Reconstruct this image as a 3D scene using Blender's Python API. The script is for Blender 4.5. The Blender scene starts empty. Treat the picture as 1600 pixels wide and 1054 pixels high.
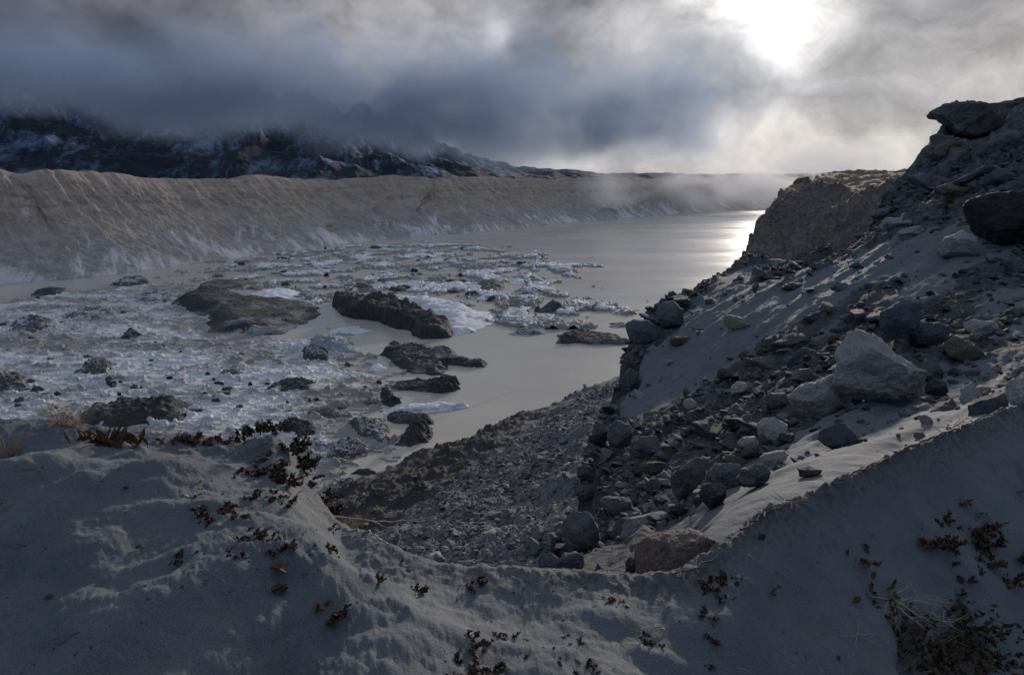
import bpy, bmesh, math, random
import numpy as np
from mathutils import Vector, Matrix, Euler

# ------------------------------------------------------------------ camera, world, sun, exposure
C = bpy.context.scene
F = 1600 * 24.0 / 36.0
PITCH = math.atan((527 - 285) / F)
CP, SP = math.cos(PITCH), math.sin(PITCH)
cam_data = bpy.data.cameras.new("camera")
cam_data.lens = 24.0
cam_data.sensor_width = 36.0
cam_data.clip_start = 0.05
cam_data.clip_end = 20000
cam = bpy.data.objects.new("camera", cam_data)
C.collection.objects.link(cam)
cam.location = (0, 0, 0)
cam.rotation_euler = (math.pi / 2 - PITCH, 0, 0)
C.camera = cam
C.view_settings.view_transform = 'Standard'
C.view_settings.look = 'None'
C.view_settings.exposure = 0.38
C.view_settings.gamma = 1.0

SUN_AZ = math.radians(22.5)      # to the right of straight ahead
SUN_EL = math.radians(10.5)


def ray(px, py):
    a = (px - 800.0) / F
    b = (527.0 - py) / F
    return np.array([a, CP + b * SP, -SP + b * CP])


def unit(v):
    v = np.asarray(v, float)
    return v / np.linalg.norm(v)


class NT:
    """tiny helper to wire shader nodes"""
    def __init__(self, tree):
        self.t = tree
        self.n = tree.nodes
        self.l = tree.links

    def new(self, typ, **kw):
        n = self.n.new(typ)
        for k, v in kw.items():
            setattr(n, k, v)
        return n

    def put(self, sock, v):
        if v is None:
            return
        if isinstance(v, bpy.types.NodeSocket):
            self.l.new(v, sock)
        else:
            if sock.type == 'RGBA' and hasattr(v, '__len__') and len(v) == 3:
                v = (*v, 1)
            if sock.type == 'VECTOR' and not hasattr(v, '__len__'):
                v = (v, v, v)
            sock.default_value = v

    def m(self, op, a, b=None, c=None, clamp=False):
        n = self.new('ShaderNodeMath', operation=op)
        n.use_clamp = clamp
        self.put(n.inputs[0], a)
        self.put(n.inputs[1], b)
        if c is not None:
            self.put(n.inputs[2], c)
        return n.outputs[0]

    def vm(self, op, a, b=None, scale=None):
        n = self.new('ShaderNodeVectorMath', operation=op)
        self.put(n.inputs[0], a)
        if b is not None:
            self.put(n.inputs[1], b)
        if scale is not None:
            self.put(n.inputs['Scale'], scale)
        return n.outputs['Value'] if op in ('DISTANCE', 'DOT_PRODUCT', 'LENGTH') else n.outputs['Vector']

    def noise(self, vec, scale, detail=5, rough=0.55, dist=0.0, color=False):
        n = self.new('ShaderNodeTexNoise')
        self.put(n.inputs['Vector'], vec)
        n.inputs['Scale'].default_value = scale
        n.inputs['Detail'].default_value = detail
        n.inputs['Roughness'].default_value = rough
        n.inputs['Distortion'].default_value = dist
        return n.outputs['Color'] if color else n.outputs[0]

    def voro(self, vec, scale, feature='F1', out='Distance'):
        n = self.new('ShaderNodeTexVoronoi', feature=feature)
        self.put(n.inputs['Vector'], vec)
        n.inputs['Scale'].default_value = scale
        return n.outputs[out]

    def mr(self, v, a, b, c=0.0, d=1.0, smooth=False):
        n = self.new('ShaderNodeMapRange')
        if smooth:
            n.interpolation_type = 'SMOOTHSTEP'
        self.put(n.inputs[0], v)
        for i, x in enumerate((a, b, c, d)):
            self.put(n.inputs[i + 1], x)
        return n.outputs[0]

    def mix(self, f, a, b, mode='MIX'):
        n = self.new('ShaderNodeMix', data_type='RGBA', blend_type=mode)
        self.put(n.inputs[0], f)
        self.put(n.inputs[6], a)
        self.put(n.inputs[7], b)
        return n.outputs[2]

    def scale(self, vec, s):
        n = self.new('ShaderNodeMapping')
        self.put(n.inputs[0], vec)
        n.inputs['Scale'].default_value = s
        return n.outputs[0]

    def rotscale(self, vec, r, s):
        n = self.new('ShaderNodeMapping')
        self.put(n.inputs[0], vec)
        n.inputs['Rotation'].default_value = (0, 0, r)
        n2 = self.new('ShaderNodeMapping')
        self.put(n2.inputs[0], n.outputs[0])
        n2.inputs['Scale'].default_value = s
        return n2.outputs[0]

    def bump(self, h, dist, strength=1.0, normal=None):
        n = self.new('ShaderNodeBump')
        n.inputs['Strength'].default_value = strength
        n.inputs['Distance'].default_value = dist
        self.put(n.inputs['Height'], h)
        if normal is not None:
            self.put(n.inputs['Normal'], normal)
        return n.outputs[0]


# --- the sky: Nishita under a thick broken cloud deck, described by direction only
world = bpy.data.worlds.new("World")
C.world = world
world.use_nodes = True
w = NT(world.node_tree)
w.n.clear()
wout = w.new('ShaderNodeOutputWorld')
bg = w.new('ShaderNodeBackground')
sky = w.new('ShaderNodeTexSky', sky_type='NISHITA')
sky.sun_disc = False
sky.sun_elevation = SUN_EL
sky.sun_rotation = SUN_AZ
sky.altitude = 5000
geo = w.new('ShaderNodeTexCoord').outputs['Generated']
nz = w.noise(geo, 3.0, 5, 0.5, color=True)
nz2 = w.noise(geo, 11.0, 5, 0.55, color=True)
warp = w.vm('ADD', w.vm('SCALE', w.vm('SUBTRACT', nz, (.5, .5, .5)), scale=0.17),
            w.vm('SCALE', w.vm('SUBTRACT', nz2, (.5, .5, .5)), scale=0.06))
dirw = w.vm('ADD', geo, warp)


def blob(px, py, size, vx=1.0, vz=1.0):
    """soft patch of the cloud deck round one sky direction (vx, vz squeeze it sideways / upwards)"""
    d0 = unit(ray(px, py))
    d = w.vm('SUBTRACT', dirw, tuple(d0))
    d = w.vm('MULTIPLY', d, (vx, vx, vz))
    return w.mr(w.vm('LENGTH', d), 0.0, size, 1.0, 0.0, smooth=True)


# deck base: grey, bluer and darker away from the sun
sund = (math.sin(SUN_AZ) * math.cos(SUN_EL), math.cos(SUN_AZ) * math.cos(SUN_EL), math.sin(SUN_EL))
toward = w.vm('DOT_PRODUCT', geo, sund)
base = w.mix(w.mr(toward, -0.6, 0.9, smooth=True), (0.100, 0.152, 0.255), (0.230, 0.236, 0.262))
zs_ = w.new('ShaderNodeSeparateXYZ'); w.l.new(geo, zs_.inputs[0])
base = w.mix(w.mr(zs_.outputs[2], 0.35, 0.85, smooth=True), base, (0.29, 0.335, 0.43))
tex = w.noise(geo, 4.2, 6, 0.52)
base = w.mix(1.0, base, w.mr(tex, 0.3, 0.72, 0.66, 1.38), 'MULTIPLY')
col = base
# (px, py, size, squeeze x, squeeze z, colour, amount)
BLOBS = [
    (600, 70, 0.44, 1.0, 1.2, (0.37, 0.36, 0.375), 0.95),
    (140, 40, 0.40, 0.8, 1.2, (0.105, 0.102, 0.120), 0.9),
    (20, 150, 0.34, 0.6, 2.0, (0.018, 0.032, 0.068), 0.97),
    (330, 190, 0.24, 0.5, 2.2, (0.020, 0.035, 0.072), 0.97),
    (850, 70, 0.20, 1.0, 0.9, (0.10, 0.105, 0.128), 0.8),
    (760, 30, 0.05, 2.0, 0.7, (0.40, 0.40, 0.42), 0.8),
    (760, 215, 0.24, 0.9, 1.6, (0.085, 0.092, 0.118), 0.8),
    (1020, 170, 0.24, 0.8, 1.3, (0.40, 0.38, 0.37), 0.8),
    (1130, 165, 0.26, 0.7, 1.7, (0.19, 0.186, 0.19), 0.8),
    (1500, 60, 0.34, 1.0, 1.0, (0.098, 0.098, 0.112), 0.95),
    (1400, 160, 0.20, 0.8, 1.2, (0.15, 0.148, 0.155), 0.7),
    (1600, 130, 0.19, 0.8, 1.5, (0.50, 0.48, 0.47), 0.95),
    (1100, 246, 0.19, 0.55, 2.8, (0.84, 0.775, 0.71), 1.0),
    (1340, 238, 0.18, 0.6, 2.8, (0.50, 0.47, 0.44), 0.95),
    (1330, 292, 0.14, 0.7, 2.6, (0.12, 0.15, 0.19), 0.8),
    (1210, 0, 0.30, 0.9, 1.15, (0.34, 0.335, 0.34), 0.8),
    (1210, -10, 0.25, 0.9, 1.1, (0.52, 0.51, 0.51), 0.8),
    (1232, -38, 0.145, 0.9, 1.1, (1.9, 1.86, 1.82), 1.0),
]
for px, py, s, vx, vz, c, a in BLOBS:
    col = w.mix(w.m('MULTIPLY', blob(px, py, s, vx, vz), a), col, c)
tx2 = w.noise(w.vm('MULTIPLY', dirw, (1, 1, 1.8)), 6.5, 8, 0.58)
col = w.mix(1.0, col, w.mr(tx2, 0.34, 0.66, 0.60, 1.45), 'MULTIPLY')
skyc = w.mix(1.0, sky.outputs[0], (0.09, 0.09, 0.09), 'MULTIPLY')
allc = w.mix(0.985, skyc, col)
w.put(bg.inputs[0], allc)
bg.inputs[1].default_value = 1.0
w.l.new(bg.outputs[0], wout.inputs[0])

sun_data = bpy.data.lights.new("sun", 'SUN')
sun_data.energy = 2.9
sun_data.angle = math.radians(3.5)
sun_data.color = (1.0, 0.88, 0.78)
sun = bpy.data.objects.new("sun", sun_data)
C.collection.objects.link(sun)
sun.rotation_euler = (-Vector(sund)).to_track_quat('-Z', 'Y').to_euler()

LAKE = -60.0

# ------------------------------------------------------------------ noise
_rs = np.random.RandomState(7)
_P = np.concatenate([_rs.permutation(512)] * 3)
_G2 = np.stack([np.cos(np.linspace(0, 2 * np.pi, 512, endpoint=False) * 37),
                np.sin(np.linspace(0, 2 * np.pi, 512, endpoint=False) * 37)], 1)
_g3 = _rs.normal(size=(512, 3))
_G3 = _g3 / np.linalg.norm(_g3, axis=1)[:, None]
_RND = _rs.rand(512, 4)


def pn2(x, y, seed=0):
    x = np.asarray(x, float) + seed * 17.31
    y = np.asarray(y, float) - seed * 9.77
    xi = np.floor(x).astype(np.int64); yi = np.floor(y).astype(np.int64)
    xf = x - xi; yf = y - yi
    xi &= 511; yi &= 511
    u = xf * xf * xf * (xf * (xf * 6 - 15) + 10)
    v = yf * yf * yf * (yf * (yf * 6 - 15) + 10)

    def g(ix, iy, fx, fy):
        h = _P[_P[ix & 511] + (iy & 511)] & 511
        gg = _G2[h]
        return gg[..., 0] * fx + gg[..., 1] * fy
    a = g(xi, yi, xf, yf); b = g(xi + 1, yi, xf - 1, yf)
    c = g(xi, yi + 1, xf, yf - 1); d = g(xi + 1, yi + 1, xf - 1, yf - 1)
    return ((a + u * (b - a)) * (1 - v) + (c + u * (d - c)) * v) * 1.5


def fbm2(x, y, octv=4, gain=0.5, lac=2.03, seed=0):
    s = 0; a = 1.0
    for i in range(octv):
        s = s + a * pn2(x, y, seed + i * 3)
        x = x * lac; y = y * lac; a *= gain
    return s


def ridge2(x, y, octv=4, gain=0.5, seed=0):
    s = 0; a = 1.0
    for i in range(octv):
        s = s + a * (1 - 2.2 * np.abs(pn2(x, y, seed + i * 3)))
        x = x * 2.07; y = y * 2.07; a *= gain
    return s


def pn3(p, seed=0):
    p = p + seed * np.array([3.7, -8.1, 5.3])
    i = np.floor(p).astype(np.int64); f = p - i
    u = f * f * f * (f * (f * 6 - 15) + 10)
    i &= 511
    r = 0
    for dx in (0, 1):
        for dy in (0, 1):
            for dz in (0, 1):
                h = _P[_P[_P[(i[:, 0] + dx) & 511] + ((i[:, 1] + dy) & 511)] % 512 + ((i[:, 2] + dz) & 511)] & 511
                g = _G3[h]
                d = g[:, 0] * (f[:, 0] - dx) + g[:, 1] * (f[:, 1] - dy) + g[:, 2] * (f[:, 2] - dz)
                wgt = (u[:, 0] if dx else 1 - u[:, 0]) * (u[:, 1] if dy else 1 - u[:, 1]) * (u[:, 2] if dz else 1 - u[:, 2])
                r = r + wgt * d
    return r * 1.5


def fbm3(p, octv=4, gain=0.5, seed=0):
    s = 0; a = 1.0
    for k in range(octv):
        s = s + a * pn3(p, seed + k)
        p = p * 2.03; a *= gain
    return s


def worley(x, y, seed=0, jit=0.9):
    """blocky rubble: returns (height of the tilted cell plane, distance to cell border-ish)"""
    x = x + seed * 5.13; y = y + seed * 2.71
    xi = np.floor(x).astype(np.int64); yi = np.floor(y).astype(np.int64)
    best = np.full(x.shape, 9.0); second = np.full(x.shape, 9.0); hh = np.zeros(x.shape)
    for dx in (-1, 0, 1):
        for dy in (-1, 0, 1):
            cx = xi + dx; cy = yi + dy
            k = _P[_P[cx & 511] + (cy & 511)] & 511
            q = _RND[k]
            ex = x - (cx + 0.5 + (q[..., 0] - .5) * jit); ey = y - (cy + 0.5 + (q[..., 1] - .5) * jit)
            d = np.sqrt(ex * ex + ey * ey)
            ang = q[..., 3] * 6.283
            hgt = q[..., 2] + (ex * np.cos(ang) + ey * np.sin(ang)) * 0.9
            closer = d < best
            second = np.where(closer, best, np.minimum(second, d))
            hh = np.where(closer, hgt, hh)
            best = np.where(closer, d, best)
    return hh, second - best


def sstep(a, b, x):
    t = np.clip((x - a) / (b - a), 0, 1)
    return t * t * (3 - 2 * t)


# ------------------------------------------------------------------ mesh helpers
col_main = C.collection


def quick_mesh(name, V, Q, smooth=True):
    me = bpy.data.meshes.new(name)
    V = np.ascontiguousarray(V, dtype=np.float32)
    Q = np.ascontiguousarray(Q, dtype=np.int32)
    k = Q.shape[1]
    me.vertices.add(len(V)); me.vertices.foreach_set('co', V.ravel())
    me.loops.add(Q.size); me.loops.foreach_set('vertex_index', Q.ravel())
    me.polygons.add(len(Q))
    me.polygons.foreach_set('loop_start', np.arange(0, Q.size, k, dtype=np.int32))
    me.polygons.foreach_set('loop_total', np.full(len(Q), k, dtype=np.int32))
    me.polygons.foreach_set('use_smooth', np.full(len(Q), smooth, dtype=bool))
    me.update(calc_edges=True)
    me.validate()
    return me


def attr(me, name, arr):
    a = me.attributes.new(name, 'FLOAT', 'POINT')
    a.data.foreach_set('value', np.ascontiguousarray(arr, dtype=np.float32).ravel())


def attrv(me, name, arr):
    a = me.attributes.new(name, 'FLOAT_VECTOR', 'POINT')
    a.data.foreach_set('vector', np.ascontiguousarray(arr, dtype=np.float32).ravel())


def obj(name, me, mat=None, parent=None, loc=None):
    o = bpy.data.objects.new(name, me)
    col_main.objects.link(o)
    if mat is not None:
        me.materials.clear()
        me.materials.append(mat)
    if parent is not None:
        o.parent = parent
    if loc is not None:
        o.location = loc
    return o


def tag(o, label=None, cat=None, group=None, kind=None):
    if label: o['label'] = label
    if cat: o['category'] = cat
    if group: o['group'] = group
    if kind: o['kind'] = kind
    return o


def grid_quads(nr, nc):
    i = np.arange(nr - 1)[:, None] * nc + np.arange(nc - 1)[None, :]
    i = i.ravel()
    return np.stack([i, i + 1, i + nc + 1, i + nc], 1)


def submesh(V, Q, mask, attrs, name, mat):
    q = Q[mask]
    used = np.unique(q)
    remap = np.zeros(len(V), np.int64); remap[used] = np.arange(len(used))
    me = quick_mesh(name, V[used], remap[q])
    for k, a in attrs.items():
        if a.ndim == 1: attr(me, k, a[used])
        else: attrv(me, k, a[used])
    return obj(name, me, mat)


# ------------------------------------------------------------------ materials
def newmat(name):
    m = bpy.data.materials.new(name)
    m.use_nodes = True
    t = NT(m.node_tree)
    bs = t.n['Principled BSDF']
    bs.inputs['Specular IOR Level'].default_value = 0.25
    return m, t, bs


def A(t, name, vec=False):
    n = t.new('ShaderNodeAttribute')
    n.attribute_name = name
    return n.outputs['Vector'] if vec else n.outputs['Fac']


def pos(t):
    return t.new('ShaderNodeNewGeometry').outputs['Position']


def nrmz(t):
    g = t.new('ShaderNodeNewGeometry')
    s = t.new('ShaderNodeSeparateXYZ')
    t.l.new(g.outputs['Normal'], s.inputs[0])
    return s.outputs[2]


SAND = (0.098, 0.109, 0.119)
ROCKD = (0.060, 0.060, 0.065)


def sand_mat():
    m, t, b = newmat('frosted_sand')
    p = pos(t)
    grit = A(t, 'grit')
    fine = t.noise(p, 140, 3, 0.7)
    med = t.noise(p, 9, 5, 0.6)
    big = t.noise(p, 1.3, 4, 0.5)
    c = t.mix(t.mr(fine, 0.3, 0.7), (0.064, 0.073, 0.080), (0.134, 0.145, 0.152))
    c = t.mix(t.mr(big, 0.35, 0.68), c, t.mix(1.0, c, (0.74, 0.76, 0.82), 'MULTIPLY'))
    # frost grains
    fr = t.noise(p, 420, 2, 0.5)
    c = t.mix(t.m('MULTIPLY', t.mr(fr, 0.66, 0.74), 0.5), c, (0.42, 0.42, 0.44))
    # dark litter and pebbles
    pv = t.voro(p, 38)
    lit = t.m('MULTIPLY', t.mr(pv, 0.16, 0.10), t.mr(t.noise(p, 3.2, 3, 0.6), 0.52, 0.64))
    c = t.mix(t.m('MULTIPLY', lit, 0.8), c, (0.035, 0.030, 0.028))
    c = t.mix(t.m('MULTIPLY', grit, t.mr(t.noise(p, 26, 5, 0.7), 0.42, 0.60)), c, (0.060, 0.053, 0.050))
    t.put(b.inputs['Base Color'], c)
    b.inputs['Roughness'].default_value = 0.9
    h = t.m('ADD', t.m('MULTIPLY', fine, 0.12), t.m('MULTIPLY', med, 0.9))
    h = t.m('ADD', h, t.m('MULTIPLY', t.m('MULTIPLY', t.noise(p, 34, 4, 0.65), grit), 0.8))
    t.put(b.inputs['Normal'], t.bump(h, 0.022, 0.75))
    return m


def slope_mat(name, sandc, rockc, rock2, warm):
    """rubble slope partly buried by wind-blown sand; attribute 'sand' says where the drifts lie"""
    m, t, b = newmat(name)
    p = pos(t)
    s = A(t, 'sand')
    n1 = t.noise(p, 0.9, 6, 0.62)
    n2 = t.noise(p, 5.5, 6, 0.65)
    n3 = t.noise(p, 30, 4, 0.7)
    rock = t.mix(t.mr(n2, 0.33, 0.67), rockc, rock2)
    rock = t.mix(t.m('MULTIPLY', t.mr(n1, 0.54, 0.70), 0.7), rock, warm)
    vc = t.voro(p, 3.3, out='Color')
    rock = t.mix(0.35, rock, t.mix(t.mr(vc, 0.2, 0.8), rockc, rock2))
    sd = t.mix(t.mr(n3, 0.3, 0.7), tuple(x * 0.8 for x in sandc), tuple(x * 1.2 for x in sandc))
    nz_ = nrmz(t)
    dust = t.m('MULTIPLY', t.mr(nz_, 0.62, 0.93), t.mr(n2, 0.35, 0.6))
    f = t.m('MAXIMUM', t.mr(t.m('ADD', s, t.m('MULTIPLY', t.m('SUBTRACT', n2, 0.5), 0.7)), 0.35, 0.62),
            t.m('MULTIPLY', dust, 0.75))
    c = t.mix(f, rock, sd)
    t.put(b.inputs['Base Color'], c)
    b.inputs['Roughness'].default_value = 0.9
    hr = t.m('ADD', t.m('MULTIPLY', t.voro(p, 3.3), 1.1), t.m('ADD', n2, t.m('MULTIPLY', n3, 0.3)))
    hh = t.m('MULTIPLY', hr, t.mr(f, 0, 1, 1.0, 0.10))
    t.put(b.inputs['Normal'], t.bump(hh, 0.22, 0.9))
    return m


def scree_mat():
    m, t, b = newmat('scree_gravel')
    p = pos(t)
    dirt = A(t, 'dirt')
    v = t.voro(p, 3.8, out='Color')
    vd = t.voro(p, 3.8)
    v2 = t.voro(p, 10, out='Color')
    vd2 = t.voro(p, 10)
    g = t.mix(t.mr(v, 0.15, 0.9), (0.075, 0.075, 0.080), (0.20, 0.20, 0.208))
    g2 = t.mix(t.mr(v2, 0.15, 0.9), (0.070, 0.070, 0.074), (0.17, 0.17, 0.175))
    g = t.mix(0.5, g, g2)
    n = t.noise(p, 0.16, 5, 0.6)
    g = t.mix(t.m('MULTIPLY', t.mr(n, 0.5, 0.7), 0.5), g, (0.11, 0.098, 0.088))
    d = t.mix(t.noise(p, 4, 5, 0.7), (0.026, 0.024, 0.023), (0.062, 0.058, 0.056))
    f = t.mr(t.m('ADD', dirt, t.m('MULTIPLY', t.m('SUBTRACT', t.noise(p, 0.5, 5, 0.65), 0.5), 1.0)), 0.35, 0.6)
    t.put(b.inputs['Base Color'], t.mix(f, g, d))
    b.inputs['Roughness'].default_value = 0.95
    h = t.m('ADD', t.m('MULTIPLY', vd, -1.0), t.m('MULTIPLY', vd2, -0.5))
    t.put(b.inputs['Normal'], t.bump(h, 0.16, 0.8))
    return m


def wall_mat():
    m, t, b = newmat('moraine_wall_gravel')
    p = pos(t)
    sv = A(t, 'sv', True)          # metres along the wall, metres up the face
    hgt = A(t, 'up')
    n1 = t.noise(t.scale(sv, (0.045, 0.012, 1)), 1.0, 6, 0.6)
    n2 = t.noise(p, 0.12, 6, 0.65)
    n3 = t.noise(p, 0.8, 5, 0.75)
    up = t.mix(t.mr(n2, 0.3, 0.7), (0.265, 0.220, 0.180), (0.430, 0.365, 0.302))
    low = t.mix(t.mr(n2, 0.3, 0.7), (0.21, 0.198, 0.190), (0.355, 0.338, 0.325))
    c = t.mix(t.mr(t.m('ADD', hgt, t.m('MULTIPLY', t.m('SUBTRACT', n1, .5), 1.3)), 0.25, 0.65), low, up)
    # strata in the upper scarp
    st = t.noise(t.scale(sv, (0.01, 0.35, 1)), 1.0, 4, 0.6)
    c = t.mix(t.m('MULTIPLY', t.mr(st, 0.5, 0.62), t.m('MULTIPLY', t.mr(hgt, 0.6, 0.8), 0.35)), c, (0.12, 0.10, 0.085))
    c = t.mix(t.m('MULTIPLY', t.mr(n3, 0.58, 0.78), 0.3), c, (0.10, 0.090, 0.082))
    # boulders showing as pale specks
    bs = t.voro(p, 0.42)
    c = t.mix(t.m('MULTIPLY', t.mr(bs, 0.22, 0.16), 0.7), c, (0.40, 0.385, 0.37))
    # thin snow caught low on the face, in streaks that follow the fall line
    sk = t.rotscale(sv, math.radians(38), (0.16, 0.03, 1))
    sn = t.noise(sk, 1.0, 6, 0.62)
    patch = t.noise(t.scale(sv, (0.022, 0.026, 1)), 1.0, 4, 0.6)
    grain = t.noise(p, 0.9, 5, 0.8)
    a_ = t.m('ADD', t.m('MULTIPLY', sn, 1.5), t.m('ADD', t.m('MULTIPLY', patch, 1.5), t.m('MULTIPLY', hgt, -0.70)))
    a_ = t.m('ADD', a_, t.m('MULTIPLY', t.m('SUBTRACT', grain, 0.5), 0.9))
    sf = t.mr(a_, 1.38, 1.60)
    c = t.mix(t.m('MULTIPLY', sf, 0.85), c, (0.58, 0.565, 0.57))
    t.put(b.inputs['Base Color'], c)
    b.inputs['Roughness'].default_value = 0.95
    h = t.m('ADD', n3, t.m('MULTIPLY', n2, 1.5))
    t.put(b.inputs['Normal'], t.bump(h, 1.3, 0.7))
    return m


def mountain_mat():
    m, t, b = newmat('snowy_rock_painted_haze')
    p = pos(t)
    sv = A(t, 'sv', True)
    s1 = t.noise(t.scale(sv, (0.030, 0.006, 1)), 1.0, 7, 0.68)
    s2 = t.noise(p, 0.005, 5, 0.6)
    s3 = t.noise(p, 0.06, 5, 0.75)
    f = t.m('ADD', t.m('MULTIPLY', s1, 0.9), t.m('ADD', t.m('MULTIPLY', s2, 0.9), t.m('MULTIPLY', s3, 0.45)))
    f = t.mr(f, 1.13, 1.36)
    c = t.mix(f, (0.013, 0.020, 0.034), (0.12, 0.185, 0.30))  # distance haze and cloud shade painted in: rock bluer, snow darker and bluer
    t.put(b.inputs['Base Color'], c)
    b.inputs['Roughness'].default_value = 0.95
    t.put(b.inputs['Normal'], t.bump(s3, 12, 0.7))
    return m


def water_mat():
    m, t, b = newmat('silty_lake_water')
    p = pos(t)
    n = t.noise(t.scale(p, (0.012, 0.03, 1)), 1.0, 6, 0.6, 0.6)
    n2 = t.noise(t.scale(p, (0.004, 0.006, 1)), 1.0, 4, 0.5)
    c = t.mix(t.mr(n, 0.35, 0.68), (0.345, 0.315, 0.258), (0.425, 0.392, 0.332))
    c = t.mix(t.mr(n2, 0.42, 0.62), c, (0.36, 0.345, 0.305))
    # skin of frozen ripples and cracks
    cr = t.voro(t.scale(p, (0.010, 0.016, 1)), 1.0, feature='DISTANCE_TO_EDGE')
    t.put(b.inputs['Base Color'], t.mix(t.m('MULTIPLY', t.mr(cr, 0.010, 0.003), 0.10), c, (0.10, 0.095, 0.085)))
    rr = t.mr(t.noise(t.scale(p, (0.006, 0.02, 1)), 1.0, 5, 0.6), 0.35, 0.65, 0.17, 0.29)
    t.put(b.inputs['Roughness'], rr)
    b.inputs['IOR'].default_value = 1.33
    b.inputs['Specular IOR Level'].default_value = 0.35
    rip = t.noise(t.scale(p, (0.5, 0.9, 1)), 1.0, 4, 0.6)
    t.put(b.inputs['Normal'], t.bump(rip, 0.012, 0.2))
    return m


def ice_mat(name, white, dirty, dark, lo, hi, darkamt=1.0, flat=True):
    """snow on lake ice with grey slush and dark debris"""
    m, t, b = newmat(name)
    p = pos(t)
    wet = A(t, 'wet')
    n0 = t.noise(t.scale(p, (0.02, 0.035, 0.03)), 1.0, 4, 0.55)
    n1 = t.noise(t.scale(p, (0.22, 0.48, 0.2)), 1.0, 7, 0.69, 0.7)
    n2 = t.noise(t.scale(p, (1.6, 2.4, 1.0)), 1.0, 6, 0.82)
    n3 = t.noise(t.scale(p, (0.10, 0.26, 0.1)), 1.0, 6, 0.72, 0.5)
    f = t.m('ADD', t.m('MULTIPLY', n0, 1.25), t.m('ADD', t.m('MULTIPLY', n1, 1.0), t.m('MULTIPLY', n2, 0.35)))
    f = t.m('SUBTRACT', f, 0.25)
    f = t.m('SUBTRACT', f, t.m('MULTIPLY', wet, 0.42))
    c = t.mix(t.mr(f, lo, hi), dirty, white)
    dk = t.mr(t.m('ADD', n3, t.m('MULTIPLY', n2, 0.25)), 0.76, 0.83)
    c = t.mix(t.m('MULTIPLY', dk, darkamt), c, dark)
    t.put(b.inputs['Base Color'], c)
    b.inputs['Roughness'].default_value = 0.75
    h = t.m('ADD', n2, t.m('MULTIPLY', n1, 1.5))
    t.put(b.inputs['Normal'], t.bump(h, 0.5, 0.8))
    return m


def berg_mat(name, dark, mid, snow, snowamt, zs=(0.80, 0.95)):
    m, t, b = newmat(name)
    p = pos(t)
    n0 = t.noise(p, 0.10, 5, 0.6)
    n1 = t.noise(t.scale(p, (0.5, 0.5, 0.12)), 1.0, 6, 0.7)
    n2 = t.noise(p, 1.6, 5, 0.75)
    c = t.mix(t.mr(n1, 0.34, 0.66), dark, mid)
    c = t.mix(t.m('MULTIPLY', t.mr(t.noise(p, 0.035, 4, .6), .48, .62), t.m('MULTIPLY', t.mr(nrmz(t), .7, .95), .5)), c, (0.15, 0.138, 0.125))
    c = t.mix(t.m('MULTIPLY', t.mr(n2, 0.62, 0.74), 0.5), c, tuple(min(1, x * 2.6) for x in mid))
    z = t.mr(nrmz(t), zs[0], zs[1])
    sf = t.m('MULTIPLY', z, t.mr(t.m('ADD', n0, t.m('MULTIPLY', n2, 0.6)), 0.92 - snowamt * 0.35, 1.02 - snowamt * 0.35))
    c = t.mix(t.m('MULTIPLY', sf, min(1.0, snowamt * 2)), c, snow)
    t.put(b.inputs['Base Color'], c)
    b.inputs['Roughness'].default_value = 0.85
    t.put(b.inputs['Normal'], t.bump(t.m('ADD', n1, t.m('MULTIPLY', n2, 0.5)), 0.9, 0.8))
    return m


def rock_mat(name, c1, c2, spot, dust=0.6, vein=0.0, scale=1.0):
    m, t, b = newmat(name)
    tc = t.new('ShaderNodeTexCoord').outputs['Object']
    oi = t.new('ShaderNodeObjectInfo').outputs['Random']
    off = t.vm('ADD', tc, t.vm('SCALE', (7.0, 13.0, 29.0), scale=oi))
    n1 = t.noise(off, 1.6 * scale, 6, 0.62)
    n2 = t.noise(off, 9 * scale, 6, 0.72)
    n3 = t.noise(off, 42 * scale, 3, 0.7)
    c = t.mix(t.mr(n1, 0.36, 0.64), c1, c2)
    c = t.mix(t.m('MULTIPLY', t.mr(n2, 0.50, 0.68), 0.6), c, spot)
    c = t.mix(0.35, c, t.mix(t.mr(n3, 0.35, 0.65), tuple(x * 0.45 for x in c1), tuple(min(1, x * 1.5) for x in c2)))
    if vein:
        v = t.noise(t.scale(off, (1, 1, 5)), 2.0 * scale, 5, 0.6)
        c = t.mix(t.m('MULTIPLY', t.mr(v, 0.55, 0.62), vein), c, tuple(x * 0.4 for x in c1))
    d = t.m('MULTIPLY', t.mr(t.m('ADD', nrmz(t), t.m('MULTIPLY', t.m('SUBTRACT', n2, .5), .5)), 0.50, 0.80), t.mr(n1, 0.20, 0.50))
    c = t.mix(t.m('MULTIPLY', d, dust), c, SAND)
    t.put(b.inputs['Base Color'], c)
    b.inputs['Roughness'].default_value = 0.85
    h = t.m('ADD', t.m('MULTIPLY', n1, 1.2), t.m('ADD', n2, t.m('MULTIPLY', n3, 0.35)))
    t.put(b.inputs['Normal'], t.bump(h, 0.10, 1.0))
    return m


def plain_mat(name, c1, c2, scale=30, rough=0.8):
    m, t, b = newmat(name)
    tc = t.new('ShaderNodeTexCoord').outputs['Object']
    n = t.noise(tc, scale, 4, 0.6)
    t.put(b.inputs['Base Color'], t.mix(t.mr(n, 0.35, 0.65), c1, c2))
    b.inputs['Roughness'].default_value = rough
    return m


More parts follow.
